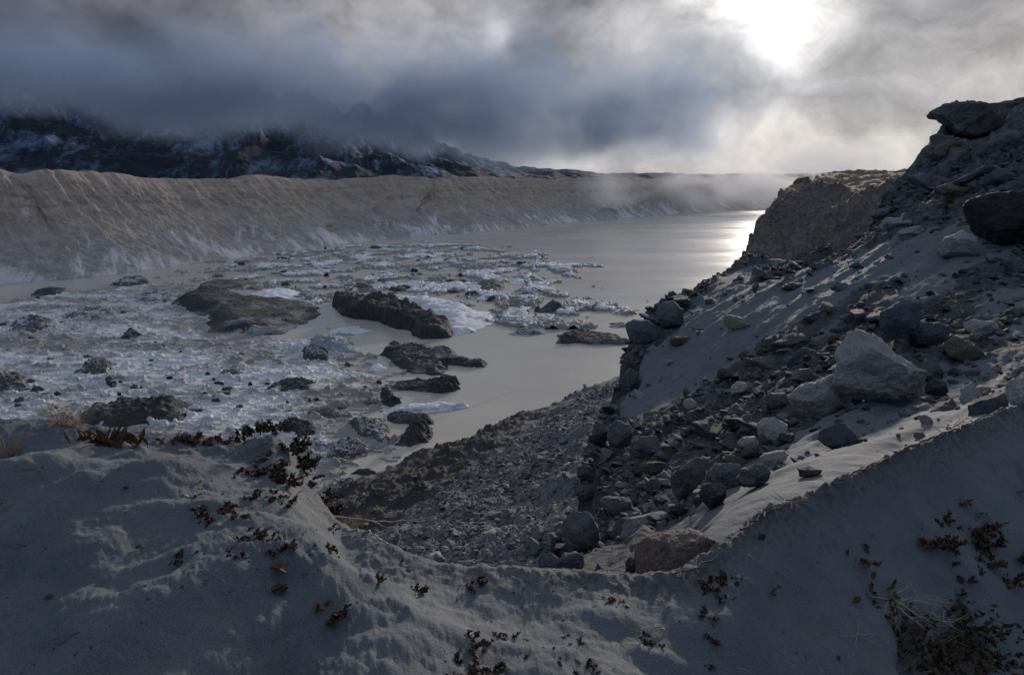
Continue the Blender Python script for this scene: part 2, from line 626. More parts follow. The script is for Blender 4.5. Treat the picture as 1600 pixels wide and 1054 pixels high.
M = {}
M['sand'] = sand_mat()
M['slope'] = slope_mat('moraine_rubble', SAND, (0.040, 0.041, 0.046), (0.125, 0.125, 0.130), (0.085, 0.068, 0.055))
M['spur'] = slope_mat('spur_till', (0.145, 0.105, 0.075), (0.100, 0.090, 0.086), (0.230, 0.210, 0.200), (0.16, 0.125, 0.10))
M['scree'] = scree_mat()
M['wall'] = wall_mat()
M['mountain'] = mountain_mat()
M['water'] = water_mat()
M['ice'] = ice_mat('snow_on_lake_ice', (0.60, 0.60, 0.61), (0.26, 0.25, 0.235), (0.050, 0.050, 0.053), 0.93, 1.15)
M['brash'] = ice_mat('snow_on_brash', (0.60, 0.62, 0.66), (0.24, 0.235, 0.225), (0.070, 0.068, 0.066), 0.92, 1.06)
M['berg_dark'] = berg_mat('dark_debris_ice', (0.022, 0.023, 0.024), (0.062, 0.062, 0.062), (0.30, 0.31, 0.33), 0.25)
M['berg_grey'] = berg_mat('grey_debris_ice', (0.040, 0.040, 0.042), (0.120, 0.118, 0.115), (0.42, 0.43, 0.46), 0.55)
M['berg_brown'] = berg_mat('brown_debris_ice', (0.040, 0.038, 0.036), (0.125, 0.115, 0.103), (0.20, 0.19, 0.175), 0.45)
M['berg_snow'] = berg_mat('snowy_ice', (0.070, 0.073, 0.078), (0.22, 0.23, 0.25), (0.58, 0.60, 0.64), 1.0, (0.6, 0.9))
M['berg_white'] = berg_mat('white_ice', (0.36, 0.41, 0.46), (0.55, 0.60, 0.66), (0.70, 0.72, 0.76), 1.0, (0.3, 0.8))
M['ice_blue'] = berg_mat('bare_blue_ice', (0.20, 0.225, 0.24), (0.36, 0.395, 0.42), (0.5, 0.55, 0.6), 0.1)
M['r_pale'] = rock_mat('pale_granite', (0.24, 0.236, 0.228), (0.44, 0.435, 0.43), (0.33, 0.29, 0.23), 0.25)
M['r_cream'] = rock_mat('cream_stone', (0.22, 0.195, 0.15), (0.34, 0.31, 0.25), (0.22, 0.18, 0.12), 0.4)
M['r_grey'] = rock_mat('grey_stone', (0.070, 0.073, 0.080), (0.165, 0.170, 0.182), (0.065, 0.065, 0.07), 0.6)
M['r_dark'] = rock_mat('dark_stone', (0.030, 0.031, 0.034), (0.072, 0.073, 0.080), (0.05, 0.045, 0.04), 0.5)
M['r_black'] = rock_mat('sooty_stone', (0.022, 0.022, 0.024), (0.045, 0.045, 0.047), (0.06, 0.055, 0.05), 0.12)
M['r_blue'] = rock_mat('blue_grey_stone', (0.055, 0.068, 0.088), (0.115, 0.135, 0.165), (0.12, 0.10, 0.08), 0.4)
M['r_rust'] = rock_mat('rust_stone', (0.105, 0.065, 0.042), (0.165, 0.110, 0.070), (0.10, 0.07, 0.05), 0.3)
M['r_red'] = rock_mat('red_brown_slab', (0.135, 0.098, 0.082), (0.20, 0.155, 0.135), (0.075, 0.055, 0.048), 0.25, 0.5)
M['r_brown'] = rock_mat('brown_stone', (0.085, 0.066, 0.052), (0.15, 0.120, 0.098), (0.05, 0.042, 0.036), 0.45)
M['r_till'] = rock_mat('compacted_till', (0.050, 0.048, 0.050), (0.120, 0.115, 0.115), (0.09, 0.075, 0.062), 0.7, 0.2, 1.5)
M['leaf'] = plain_mat('dead_leaf', (0.030, 0.016, 0.010), (0.095, 0.050, 0.030), 60)
M['leaf2'] = plain_mat('dry_olive_leaf', (0.022, 0.018, 0.010), (0.060, 0.045, 0.022), 60)
M['leaf3'] = plain_mat('curled_brown_leaf', (0.045, 0.024, 0.015), (0.13, 0.075, 0.045), 40)
M['leaf_pale'] = plain_mat('bleached_leaf', (0.32, 0.25, 0.18), (0.48, 0.40, 0.30), 40)
M['twig'] = plain_mat('dry_twig', (0.045, 0.032, 0.025), (0.12, 0.09, 0.07), 50)
M['twig_pale'] = plain_mat('bleached_twig', (0.20, 0.18, 0.16), (0.34, 0.31, 0.28), 50)
M['grass'] = plain_mat('dry_grass', (0.14, 0.085, 0.045), (0.28, 0.19, 0.10), 50)

# ------------------------------------------------------------------ terrain shape
def P3(px, py, Y):
    d = ray(px, py)
    return d * (Y / d[1])


def polar(tbl):
    p = np.array([P3(*t) for t in tbl])
    phi = np.arctan2(p[:, 0], p[:, 1]); r = np.hypot(p[:, 0], p[:, 1])
    o = np.argsort(phi)
    return phi[o], r[o], p[o, 2]


CREST = polar([(-500, 640, 6), (-200, 648, 5.2), (0, 655, 4.6), (100, 658, 4.5), (200, 673, 4.4), (300, 684, 4.3), (380, 692, 4.2),
               (425, 676, 4.2), (445, 690, 4.1), (465, 720, 4.0), (500, 780, 3.7), (530, 822, 3.5), (570, 832, 3.4), (610, 852, 3.3),
               (650, 874, 3.2), (700, 884, 3.15), (760, 890, 3.1), (850, 893, 3.1), (930, 896, 3.1), (1000, 904, 3.1), (1070, 897, 3.1),
               (1130, 852, 3.3), (1160, 828, 3.4), (1200, 796, 3.6), (1260, 776, 3.8), (1340, 736, 4.2), (1420, 700, 4.6),
               (1500, 668, 5.0), (1600, 628, 5.6), (1800, 580, 6.6), (2200, 520, 8)])

def smooth1(a, n):
    k = np.hanning(n); k /= k.sum()
    return np.convolve(np.pad(a, n // 2, mode='edge'), k, 'valid')


CG = np.linspace(-1.1, 1.1, 1100)
CR = smooth1(np.interp(CG, CREST[0], CREST[1]), 31)
_cz = np.interp(CG, CREST[0], CREST[2])
CZ = smooth1(_cz, 11)
CB = smooth1(_cz, 261)

RPTS = np.array([P3(*t) for t in [
    (1130, 838, 4.6), (1200, 775, 5.0), (1260, 752, 5.4), (1350, 718, 6.0), (1450, 675, 6.8), (1600, 606, 7.8), (1800, 530, 9),
    (1110, 812, 5.6), (1200, 738, 6.6), (1300, 690, 7.6), (1400, 652, 8.6), (1500, 605, 9.8), (1600, 555, 10.5),
    (1000, 890, 5.6), (920, 885, 6.0), (860, 880, 6.6), (900, 850, 7.8), (950, 800, 9.2), (1050, 790, 8.6), (1130, 745, 9.0),
    (1000, 740, 11), (1080, 700, 11.6), (1180, 690, 9.6), (950, 700, 13), (930, 665, 15.2), (1000, 640, 15.5), (1100, 620, 15),
    (1200, 630, 12), (1300, 570, 12.6), (1400, 540, 12.8), (1500, 510, 13.4), (1600, 470, 14),
    (975, 590, 19), (1050, 560, 18.6), (1150, 520, 18), (1250, 480, 18), (1350, 440, 18.5), (1450, 400, 19.3), (1600, 335, 20),
    (985, 530, 21.5), (1045, 486, 24), (1100, 438, 27), (1160, 409, 30), (1250, 411, 29), (1310, 404, 28), (1350, 375, 27.5),
    (1380, 328, 28.5), (1412, 278, 30), (1450, 240, 31), (1500, 205, 33), (1600, 178, 34), (1400, 355, 25), (1500, 300, 25.5),
    (1550, 250, 28.5), (1600, 258, 27), (1750, 150, 30), (1900, 60, 34), (1800, 400, 17)]])
REDGE = polar([(-600, 893, 3.0), (800, 893, 3.1), (835, 890, 4.2), (852, 880, 6.8), (872, 830, 8.6), (905, 768, 10.6), (925, 705, 13.6), (940, 658, 16),
               (965, 600, 19), (975, 560, 20.8), (984, 512, 22.2), (1032, 480, 24.6), (1060, 468, 25.6), (1100, 433, 28),
               (1160, 406, 30.5), (1240, 409, 29.6), (1310, 402, 28.6), (1345, 372, 28.6), (1380, 322, 29.6), (1411, 272, 31),
               (1450, 238, 32), (1480, 205, 34), (1540, 182, 35), (1600, 168, 36), (1900, 60, 40)])
SPTS = np.array([P3(*t) for t in [
    (1172, 392, 46), (1200, 345, 51), (1220, 302, 56), (1240, 288, 61), (1300, 270, 78), (1350, 270, 78), (1408, 273, 72),
    (1265, 318, 54), (1300, 330, 50), (1250, 360, 47), (1350, 330, 46), (1290, 296, 62), (1350, 290, 62), (1300, 380, 43),
    (1200, 400, 43), (1250, 430, 39), (1170, 440, 40), (1350, 400, 39), (1450, 330, 40), (1500, 300, 50), (1450, 275, 65)]])
SEDGE = polar([(700, 420, 30), (1145, 420, 34), (1158, 415, 42), (1168, 396, 46), (1182, 370, 48.5), (1200, 343, 52), (1212, 318, 54.5), (1218, 300, 57), (1240, 286, 62),
               (1262, 279, 66), (1300, 267, 80), (1350, 267, 80), (1408, 270, 76), (1500, 262, 78), (1900, 200, 80)])


class TPS:
    def __init__(self, P, lam):
        self.c = P[:, :2]
        n = len(P)
        K = self.k(np.linalg.norm(self.c[:, None] - self.c[None], axis=2)) + lam * np.eye(n)
        Q = np.hstack([np.ones((n, 1)), self.c])
        Amat = np.block([[K, Q], [Q.T, np.zeros((3, 3))]])
        s = np.linalg.solve(Amat, np.concatenate([P[:, 2], np.zeros(3)]))
        self.w, self.a = s[:n], s[n:]

    @staticmethod
    def k(r):
        return r * r * np.log(r + 1e-9)

    def __call__(self, x, y):
        sh = x.shape
        x = x.ravel(); y = y.ravel()
        out = self.a[0] + self.a[1] * x + self.a[2] * y
        for i in range(len(self.c)):
            r = np.hypot(x - self.c[i, 0], y - self.c[i, 1])
            out += self.w[i] * self.k(r)
        return out.reshape(sh)


RT = TPS(RPTS, 0.8)
ST = TPS(SPTS, 20.0)
FALL = np.array([-0.777, -0.63])     # the way loose stuff runs down the right-hand slope


def talus(x, y):
    d1 = 108.6 + 0.77 * x - 0.65 * y
    d2 = (x - 112) * 0.933 - (y - 300) * 0.362
    d = np.maximum(d1, d2)
    d = d + 2.6 * fbm2(x / 14, y / 14, 4, 0.6, seed=5)
    return LAKE + np.where(d > 0, 0.455 * d, 0.8 * d), d


def terrain(x, y, detail=True):
    """returns z, region id (0 dune, 1 slope, 2 spur, 3 scree), sandiness, dirt, grit"""
    phi = np.arctan2(x, y); r = np.hypot(x, y) + 1e-6
    # -- foreground dune
    rc = np.interp(phi, CG, CR); zc = np.interp(phi, CG, CZ); zb = np.interp(phi, CG, CB)
    t = np.clip(r / rc, 0, 1)
    foot = np.interp(phi, [-.9, -.5, -.1, .15, .4, .9], [-1.70, -1.78, -2.04, -2.30, -3.05, -3.5])
    D = foot + (zb - foot) * t ** np.interp(phi, [-.9, 0, .2, .45, .9], [1.25, 1.3, 1.6, 2.1, 2.3]) + (zc - zb) * sstep(0.72, 1.0, t)
    win = sstep(0, .25, r) * (1 - 0.92 * sstep(0.80, 1.0, t))
    u = x * 0.62 + y * 0.78; v = -x * 0.78 + y * 0.62
    wav = fbm2(u / 1.5 + 0.3 * fbm2(x, y, 2, seed=31), v / 0.62, 2, 0.45, seed=11)
    D = D + win * (0.125 * wav + 0.050 * fbm2(u / .60, v / .38, 2, 0.45, seed=21) + 0.03 * np.abs(fbm2(x / .6, y / .35, 3, 0.5, seed=22)))
    # bumps: drifts behind tufts
    for (bx, by, bw, bh) in DRIFTS:
        D = D + 1.5 * bh * np.exp(-(((x - bx) * 0.75 + (y - by) * 0.3) ** 2 + ((y - by) * 1.0) ** 2) / bw ** 2) * (1 - 0.96 * sstep(0.70, 0.98, t))
    dpre = D
    if detail:
        D = D + 0.008 * fbm2(x * 9, y * 9, 5, 0.65, seed=41) * (r < 12)
        patchy = sstep(-.15, .45, fbm2(x * 1.1, y * 1.1, 3, seed=46))
        D = D + patchy * (0.034 * np.maximum(fbm2(x * 3.4, y * 3.4, 4, .6, seed=47) - .30, 0) + 0.020 * np.maximum(fbm2(x * 11, y * 11, 3, .6, seed=48) - .2, 0)) * (r < 12)
        gr = sstep(0.93, 1.0, t) * (0.35 + 0.65 * sstep(0.02, 0.35, phi))
        D = D + 0.045 * gr * (np.abs(fbm2(x * 6, y * 6, 4, 0.6, seed=43)) - 0.55)
    d = np.maximum(r - rc, 0)
    steep = np.interp(phi, [-0.9, -0.3, -0.15, 0.1, 0.3, 0.9], [1.3, 1.5, 1.7, 1.6, 1.1, 0.9])
    D = np.where(d > 0, D - steep * (np.sqrt(d * d + 0.03) - 0.173) + 0.25 * fbm2(x / 1.7, y / 1.7, 3, seed=8) * sstep(0.2, 2, d), D)
    # -- right slope
    re = np.interp(phi, REDGE[0], REDGE[1])
    re = re * (1 + ((0.09 * fbm2(phi * 26, phi * 0 + 3.3, 3, 0.45, seed=51)) if detail else 0) * (phi > -0.02) * (1 - sstep(.15, .30, phi) * .75) * (phi < 0.33))
    rr = np.minimum(r, re)
    sx = np.sin(phi) * rr; sy = np.cos(phi) * rr
    R = RT(sx, sy)
    al = x * FALL[0] + y * FALL[1]; ac = -x * FALL[1] + y * FALL[0]
    band = fbm2(ac / 2.6, al / 9.0, 4, 0.55, seed=61) * 1.3
    # where wind-blown sand covers the slope
    bowl = np.exp(-(((x - 6.2) / 5.5) ** 2 + ((y - 21.5) / 6.5) ** 2))
    apron = 1 - sstep(8.0, 10.5, r)
    apron = apron * sstep(0.24, 0.34, phi + 0.02 * fbm2(x, y, 3, seed=67))
    strip = np.exp(-((ac - 0.6 - 0.35 * 0) / 1.2) ** 2)
    crag = sstep(22, 30, r) * sstep(0.42, 0.50, phi)
    cliff = (1 - sstep(1.2, 5.5, re - r + 1.6 * fbm2(x / 1.8, y / 1.8, 3, seed=66))) * (1 - sstep(0.20, 0.34, phi))
    s = 0.36 + 0.9 * bowl + 1.3 * apron + 0.55 * band - 0.55 * crag - 0.95 * cliff
    gully = np.exp(-(((x - 1.6) / 2.6) ** 2 + ((y - 11) / 4.5) ** 2))
    s = np.clip((s - 0.45 * gully) * (1 - 0.92 * cliff), 0, 1)
    if detail:
        h1, e1 = worley(ac / 1.9, al / 3.0, 3)
        h2, e2 = worley(ac / 0.62, al / 0.95, 4)
        h3, e3 = worley(x / 0.24, y / 0.24, 5)
        rub = 0.72 * (h1 - .5) * sstep(0, .12, e1) + 0.24 * (h2 - .5) * sstep(0, .15, e2) + 0.09 * (h3 - .5) * sstep(0, .2, e3)
        amp = (1 - sstep(0.35, 0.75, s)) * (0.6 + 0.40 * cliff + 0.5 * crag) * sstep(5.5, 8, r)
        R = R + rub * amp + 0.05 * fbm2(x * 1.2, y * 1.2, 4, 0.6, seed=71) * (1 - 0.6 * s)
        R = R + s * 0.10 * fbm2(ac / 0.55, al / 4.0, 3, 0.5, seed=75) * sstep(7, 11, r)
        R = R + s * (1 - apron) * (0.030 * fbm2(ac / 0.22, al / 2.2, 3, 0.6, seed=77) + 0.05 * np.maximum(fbm2(x / .5, y / .5, 4, .65, seed=78), 0))
        R = R + 0.16 * s * apron * fbm2(ac / 0.9, al / 3.0, 2, 0.5, seed=76)
    R = R - 3.0 * np.maximum(rc - 0.05 - r, 0) - 0.6 * np.maximum(rc + 0.35 - r, 0)
    dr = np.maximum(r - re, 0)
    stp = np.interp(phi, [-0.9, 0.30, 0.45, 0.52, 0.9], [1.9, 1.9, 1.0, 0.45, 0.3])
    if detail:
        hc, ec = worley(x / 1.6, y / 1.6, 8)
        R = R - stp * dr + np.where(dr > 0, 1, 0) * sstep(0, 1.5, dr) * (0.9 * (hc - .5) + 0.6 * fbm2(x / 2.4, y / 2.4, 3, seed=9)) * (phi < 0.5)
    else:
        R = R - stp * dr
    # -- farther spur
    se = np.interp(phi, SEDGE[0], SEDGE[1])
    rs = np.clip(r, 40, np.maximum(se, 40))
    S = ST(np.sin(phi) * rs, np.cos(phi) * rs) - 0.9 * np.maximum(40 - r, 0) - 1.8 * np.maximum(r - se, 0)
    S = np.where(phi < 0.28, S - 60 * (0.28 - phi), S)
    if detail:
        g = ridge2(ac / 5.0, al / 22.0, 4, 0.55, seed=81)
        top = sstep(58, 63, r)
        S = S + (0.9 * g + 0.42 * fbm2(x / 1.5, y / 1.5, 4, 0.6, seed=83) + 0.22 * (worley(x / 1.1, y / 1.1, 14)[0] - .5)) * (1 - 0.8 * top) + 0.25 * top * fbm2(x / 4, y / 1.5, 3, seed=84)
    # -- scree apron down to the lake
    T, dl = talus(x, y)
    if detail:
        hk, ek = worley(x / 0.9, y / 0.9, 12)
        T = T + (0.13 * (hk - .5) * sstep(0, .2, ek) + 0.08 * fbm2(x * 2.2, y * 2.2, 3, 0.6, seed=91)) * (dl > -6)
        T = T + 0.9 * fbm2(x / 14, y / 14, 3, seed=92) + 0.5 * fbm2((x * .65 + y * .77) / 3.5, (x * .77 - y * .65) / 16, 3, seed=95)
        T = T + 1.3 * np.maximum(fbm2(x / 7, y / 7, 4, .6, seed=96) - .35, 0)
    cob = 97 - 0.48 * y + 3 * fbm2(x / 20, y / 20, 2, seed=94)
    dirt = np.exp(-((dl - (cob - 19)) / 13.0) ** 2)
    if detail:
        T = T + 1.1 * dirt * np.abs(fbm2(x / 5, y / 5, 4, 0.6, seed=93))
    st = np.stack([D, R, S, T])
    # keep each surface to its own area
    reg = np.argmax(st, axis=0)
    z = np.take_along_axis(st, reg[None], 0)[0]
    grit = sstep(0.90, 0.99, t) * (0.45 + 0.55 * sstep(-0.1, 0.1, phi) * 1.0)
    grit = np.maximum(grit, 0.8 * sstep(1.01, 1.1, r / rc))
    sand = np.where(reg == 2, 0.15 + 0.75 * sstep(57, 62, r), s)
    return z, reg, sand, dirt, grit


DRIFTS = []
_dr = random.Random(4)


def march(px, py, y0=1.2, y1=260.0, n=1400):
    """first point where the ray through a picture point meets the rough terrain"""
    d = ray(px, py)
    ys = np.exp(np.linspace(math.log(y0), math.log(y1), n))
    X = d[0] / d[1] * ys; Z = d[2] / d[1] * ys
    z = terrain(X, ys, True)[0]
    k = np.nonzero(Z <= z)[0]
    if len(k) == 0:
        return None
    k = k[0]
    return np.array([X[k], ys[k], z[k]])


for (px, py, Y, bw, bh) in [(60, 760, 3.3, .55, .10), (240, 730, 3.6, .50, .11), (330, 720, 3.8, .35, .06), (420, 800, 3.0, .45, .10),
                            (150, 880, 2.5, .40, .07), (560, 900, 2.6, .38, .08), (700, 930, 2.6, .35, .06), (620, 1000, 2.1, .3, .05),
                            (330, 950, 2.2, .4, .06), (1000, 1000, 2.3, .4, .05), (1150, 930, 2.7, .5, .08), (1300, 900, 2.8, .7, .09),
                            (1500, 850, 3.2, .8, .10)]:
    q = P3(px, py, Y)
    DRIFTS.append((q[0], q[1], bw, bh))

# near terrain mesh on a fan of rings round the viewpoint
NC = 1050
phis = np.linspace(math.radians(-56), math.radians(54), NC)
rad = [0.25]
while rad[-1] < 700:
    r_ = rad[-1]
    k = 0.02 if r_ < 1.0 else 0.0075 if r_ < 3 else 0.0048 if r_ < 40 else 0.007 if r_ < 230 else 0.03
    rad.append(r_ * (1 + k))
rad = np.array(rad); NR = len(rad)
PH, RR = np.meshgrid(phis, rad)
X = np.sin(PH) * RR; Y = np.cos(PH) * RR
Z, REG, SND, DIRT, GRIT = terrain(X, Y)
V = np.stack([X.ravel(), Y.ravel(), Z.ravel()], 1)
Q = grid_quads(NR, NC)[:, ::-1]
fr = REG.ravel()[Q[:, 0]]
zmax = Z.ravel()[Q].max(axis=1)
AT = {'sand': SND.ravel(), 'dirt': DIRT.ravel(), 'grit': GRIT.ravel()}
for rid, nm, mt in ((0, 'sand_dune', 'sand'), (1, 'moraine_slope', 'slope'), (2, 'moraine_spur', 'spur'), (3, 'scree_slope', 'scree')):
    msk = (fr == rid) & (zmax > LAKE - 6)
    if msk.sum() == 0:
        continue
    o = submesh(V, Q, msk, AT, nm, M[mt])
    tag(o, kind='structure')

# ------------------------------------------------------------------ lake
def on_lake(px, py, h=0.0):
    d = ray(px, py)
    return d * ((LAKE + h) / d[2])


lr = np.exp(np.linspace(math.log(20), math.log(6000), 80))
lp = np.radians(np.linspace(-75, 75, 90))
PHL, RL = np.meshgrid(lp, lr)
VL = np.stack([(np.sin(PHL) * RL).ravel(), (np.cos(PHL) * RL).ravel(), np.full(RL.size, LAKE)], 1)
lake = obj('lake_water', quick_mesh('lake_water', VL, grid_quads(80, 90)[:, ::-1]), M['water'])
tag(lake, kind='structure')


def sdist(x, y, poly):
    """signed distance to a plan polygon, positive inside"""
    P = np.asarray(poly)[:, :2]
    best = np.full(x.shape, 1e9); ins = np.zeros(x.shape, bool)
    n = len(P)
    for i in range(n):
        a = P[i]; b = P[(i + 1) % n]
        e = b - a
        L = e @ e + 1e-9
        t = np.clip(((x - a[0]) * e[0] + (y - a[1]) * e[1]) / L, 0, 1)
        best = np.minimum(best, np.hypot(x - a[0] - t * e[0], y - a[1] - t * e[1]))
        c = ((a[1] > y) != (b[1] > y))
        with np.errstate(divide='ignore', invalid='ignore'):
            xx = (b[0] - a[0]) * (y - a[1]) / (b[1] - a[1] + 1e-12) + a[0]
        ins ^= c & (x < xx)
    return np.where(ins, best, -best)


def ice_field(name, poly_px, r0, r1, phi0, phi1, nr, nc, mat, fn):
    poly = [on_lake(*p) for p in poly_px]
    rr = np.exp(np.linspace(math.log(r0), math.log(r1), nr))
    ph = np.radians(np.linspace(phi0, phi1, nc))
    PHI, R_ = np.meshgrid(ph, rr)
    x = np.sin(PHI) * R_; y = np.cos(PHI) * R_
    sd = sdist(x, y, poly)
    h, wet = fn(x, y, sd)
    V = np.stack([x.ravel(), y.ravel(), (LAKE + h).ravel()], 1)
    Q = grid_quads(nr, nc)[:, ::-1]
    keep = h.ravel()[Q].max(axis=1) > -0.05
    return submesh(V, Q, keep, {'wet': wet.ravel()}, name, M[mat])


SHEET = [(-400, 500), (-200, 482), (0, 472), (100, 456), (170, 446), (230, 440), (290, 446), (330, 452), (340, 470), (300, 480), (330, 512), (400, 526),
         (470, 528), (520, 520), (560, 545), (600, 580), (640, 610), (600, 622), (560, 640), (590, 660), (600, 690), (560, 715), (505, 745),
         (540, 775), (560, 800), (480, 900), (-400, 900)]


def sheet_fn(x, y, sd):
    n = fbm2(x / 14, y / 9, 5, 0.62, seed=101)
    m = sd + 9 * n
    streak = ridge2(x / 9, y / 4.5, 4, 0.6, seed=104)
    pl, pe = worley(x / 7.5, y / 4.2, 31)
    pl2, pe2 = worley(x / 2.6, y / 1.8, 32)
    lump = 0.42 * np.maximum(pl - .55, 0) * sstep(0, .08, pe) * 2 + 0.22 * (pl2 - .5) * sstep(0, .12, pe2) + np.maximum(fbm2(x / 9, y / 5, 5, 0.68, seed=107) - 0.42, 0) * 2.0
    h = np.where(m > 0, 0.12 + 0.16 * np.clip(streak, 0, 2) + lump + 0.10 * np.abs(fbm2(x * .6, y * .8, 3, .6, seed=109)), -0.3)
    h = h * sstep(-1, 2.5, m) - 0.3 * (m < 0)
    wet = 1 - sstep(0, 16, m + 12 * fbm2(x / 40, y / 22, 3, seed=111))
    wet = np.clip(wet + 0.9 * sstep(-40, 20, x + 0.0 * y + 20) * (y < 190), 0, 1)
    h = np.where(m > 2, h * (1 - 0.75 * wet) + 0.05, h)
    return h, wet


sheet = ice_field('ice_sheet', SHEET, 110, 460, -52, 4, 620, 900, 'ice', sheet_fn)
tag(sheet, kind='structure')

BRASH = [(300, 425), (400, 402), (500, 390), (560, 384), (680, 380), (800, 392), (870, 410), (905, 425), (860, 440), (900, 470), (960, 480), (1000, 500),
         (930, 520), (830, 520), (780, 500), (760, 470), (660, 470), (560, 462), (480, 470), (430, 455), (340, 440), (330, 432)]


def brash_fn(x, y, sd):
    n = fbm2(x / 20, y / 34, 5, 0.66, seed=121)
    big = fbm2(x / 90, y / 90, 2, seed=125)
    m = n + 0.35 * big - 0.26 + np.clip(sd / 40, -3, 0.22)
    h = np.where(m > 0, 0.25 + 1.1 * np.clip(m * 2.2, 0, 1) + 0.5 * np.clip(ridge2(x / 6, y / 6, 3, seed=127), 0, 2) * sstep(0, .25, m), -0.4)
    wet = 1 - sstep(0.02, 0.35, m) + 0.35 * fbm2(x / 30, y / 30, 2, seed=129)
    return h, np.clip(wet, 0, 1)


brash = ice_field('brash_ice', BRASH, 280, 900, -30, 12, 620, 900, 'brash', brash_fn)
tag(brash, 'scattered snow crusted brash ice floating on the grey lake', 'brash ice', kind='stuff')


# ------------------------------------------------------------------ icebergs
def berg(name, outline, height, mat, edge=0.28, seed=0, top=None, rough=0.18, n=64, tilt=(0, 0)):
    """a floe from its waterline: outline picture points lie on the lake; height in metres.
    top: list of (px, py, factor) peaks that shape the upper surface"""
    P = np.array([on_lake(*p) for p in outline])[:, :2]
    c = P.mean(0)
    # smooth the outline a little and roughen it
    mn, mx = P.min(0), P.max(0)
    sz = (mx - mn)
    pad = 0.06 * sz.max()
    gx = np.linspace(mn[0] - pad, mx[0] + pad, n); gy = np.linspace(mn[1] - pad, mx[1] + pad, n)
    Xg, Yg = np.meshgrid(gx, gy)
    sc = max(0.5, min(sz))
    wx = Xg + 0.10 * sc * fbm2(Xg / sc * 2.2, Yg / sc * 2.2, 4, seed=seed)
    wy = Yg + 0.10 * sc * fbm2(Xg / sc * 2.2 + 9, Yg / sc * 2.2, 4, seed=seed + 3)
    sd = sdist(wx, wy, P)
    half = sd.max()
    e = edge * half
    prof = sstep(0, 1, np.clip(sd / e, 0, 1)) ** 0.7
    s = np.ones_like(Xg)
    if top:
        num = 0; den = 0
        for (px, py, f) in top:
            q = on_lake(px, py)
            wgt = 1 / (((Xg - q[0]) ** 2 + (Yg - q[1]) ** 2) / (sc * sc) + 0.03) ** 1.5
            num = num + wgt * f; den = den + wgt
        s = num / den
    s = s + tilt[0] * (Xg - c[0]) / sz[0] * 2 + tilt[1] * (Yg - c[1]) / sz[1] * 2
    k = 1.0 / sc
    rid = ridge2(Xg * k * 2.6, Yg * k * 2.6, 5, 0.58, seed=seed + 7) - 0.6
    flute = fbm2(Xg * k * 7, Yg * k * 7, 5, 0.68, seed=seed + 11) - 0.7 * np.abs(fbm2(Xg * k * 13, Yg * k * 13, 3, .6, seed=seed + 13))
    z = 0.68 * height * prof * np.clip(s, 0.08, 3) * (1 + min(rough, .3) * 0.9 * rid + (0.04 + min(rough, .3) * 0.9) * flute)
    z = np.where(sd > 0, np.maximum(z, 0.05 * height), -0.5 - 0.2 * height)
    V = np.stack([(Xg - c[0]).ravel(), (Yg - c[1]).ravel(), z.ravel()], 1)
    Q = grid_quads(n, n)
    keep = z.ravel()[Q].max(axis=1) > -0.4
    q = Q[keep]; used = np.unique(q); remap = np.zeros(len(V), int); remap[used] = np.arange(len(used))
    me = quick_mesh(name, V[used], remap[q])
    return obj(name, me, M[mat], loc=(c[0], c[1], LAKE))


def ell(cx, cy, w_, h_, n=12, rot=0.0, seed=0):
    rs = random.Random(seed)
    return [(cx + w_ / 2 * math.cos(a) * (k := 0.82 + 0.3 * rs.random()), cy + h_ / 2 * math.sin(a) * k + math.cos(a) * rot * w_ / 2)
            for a in [2 * math.pi * i / n for i in range(n)]]


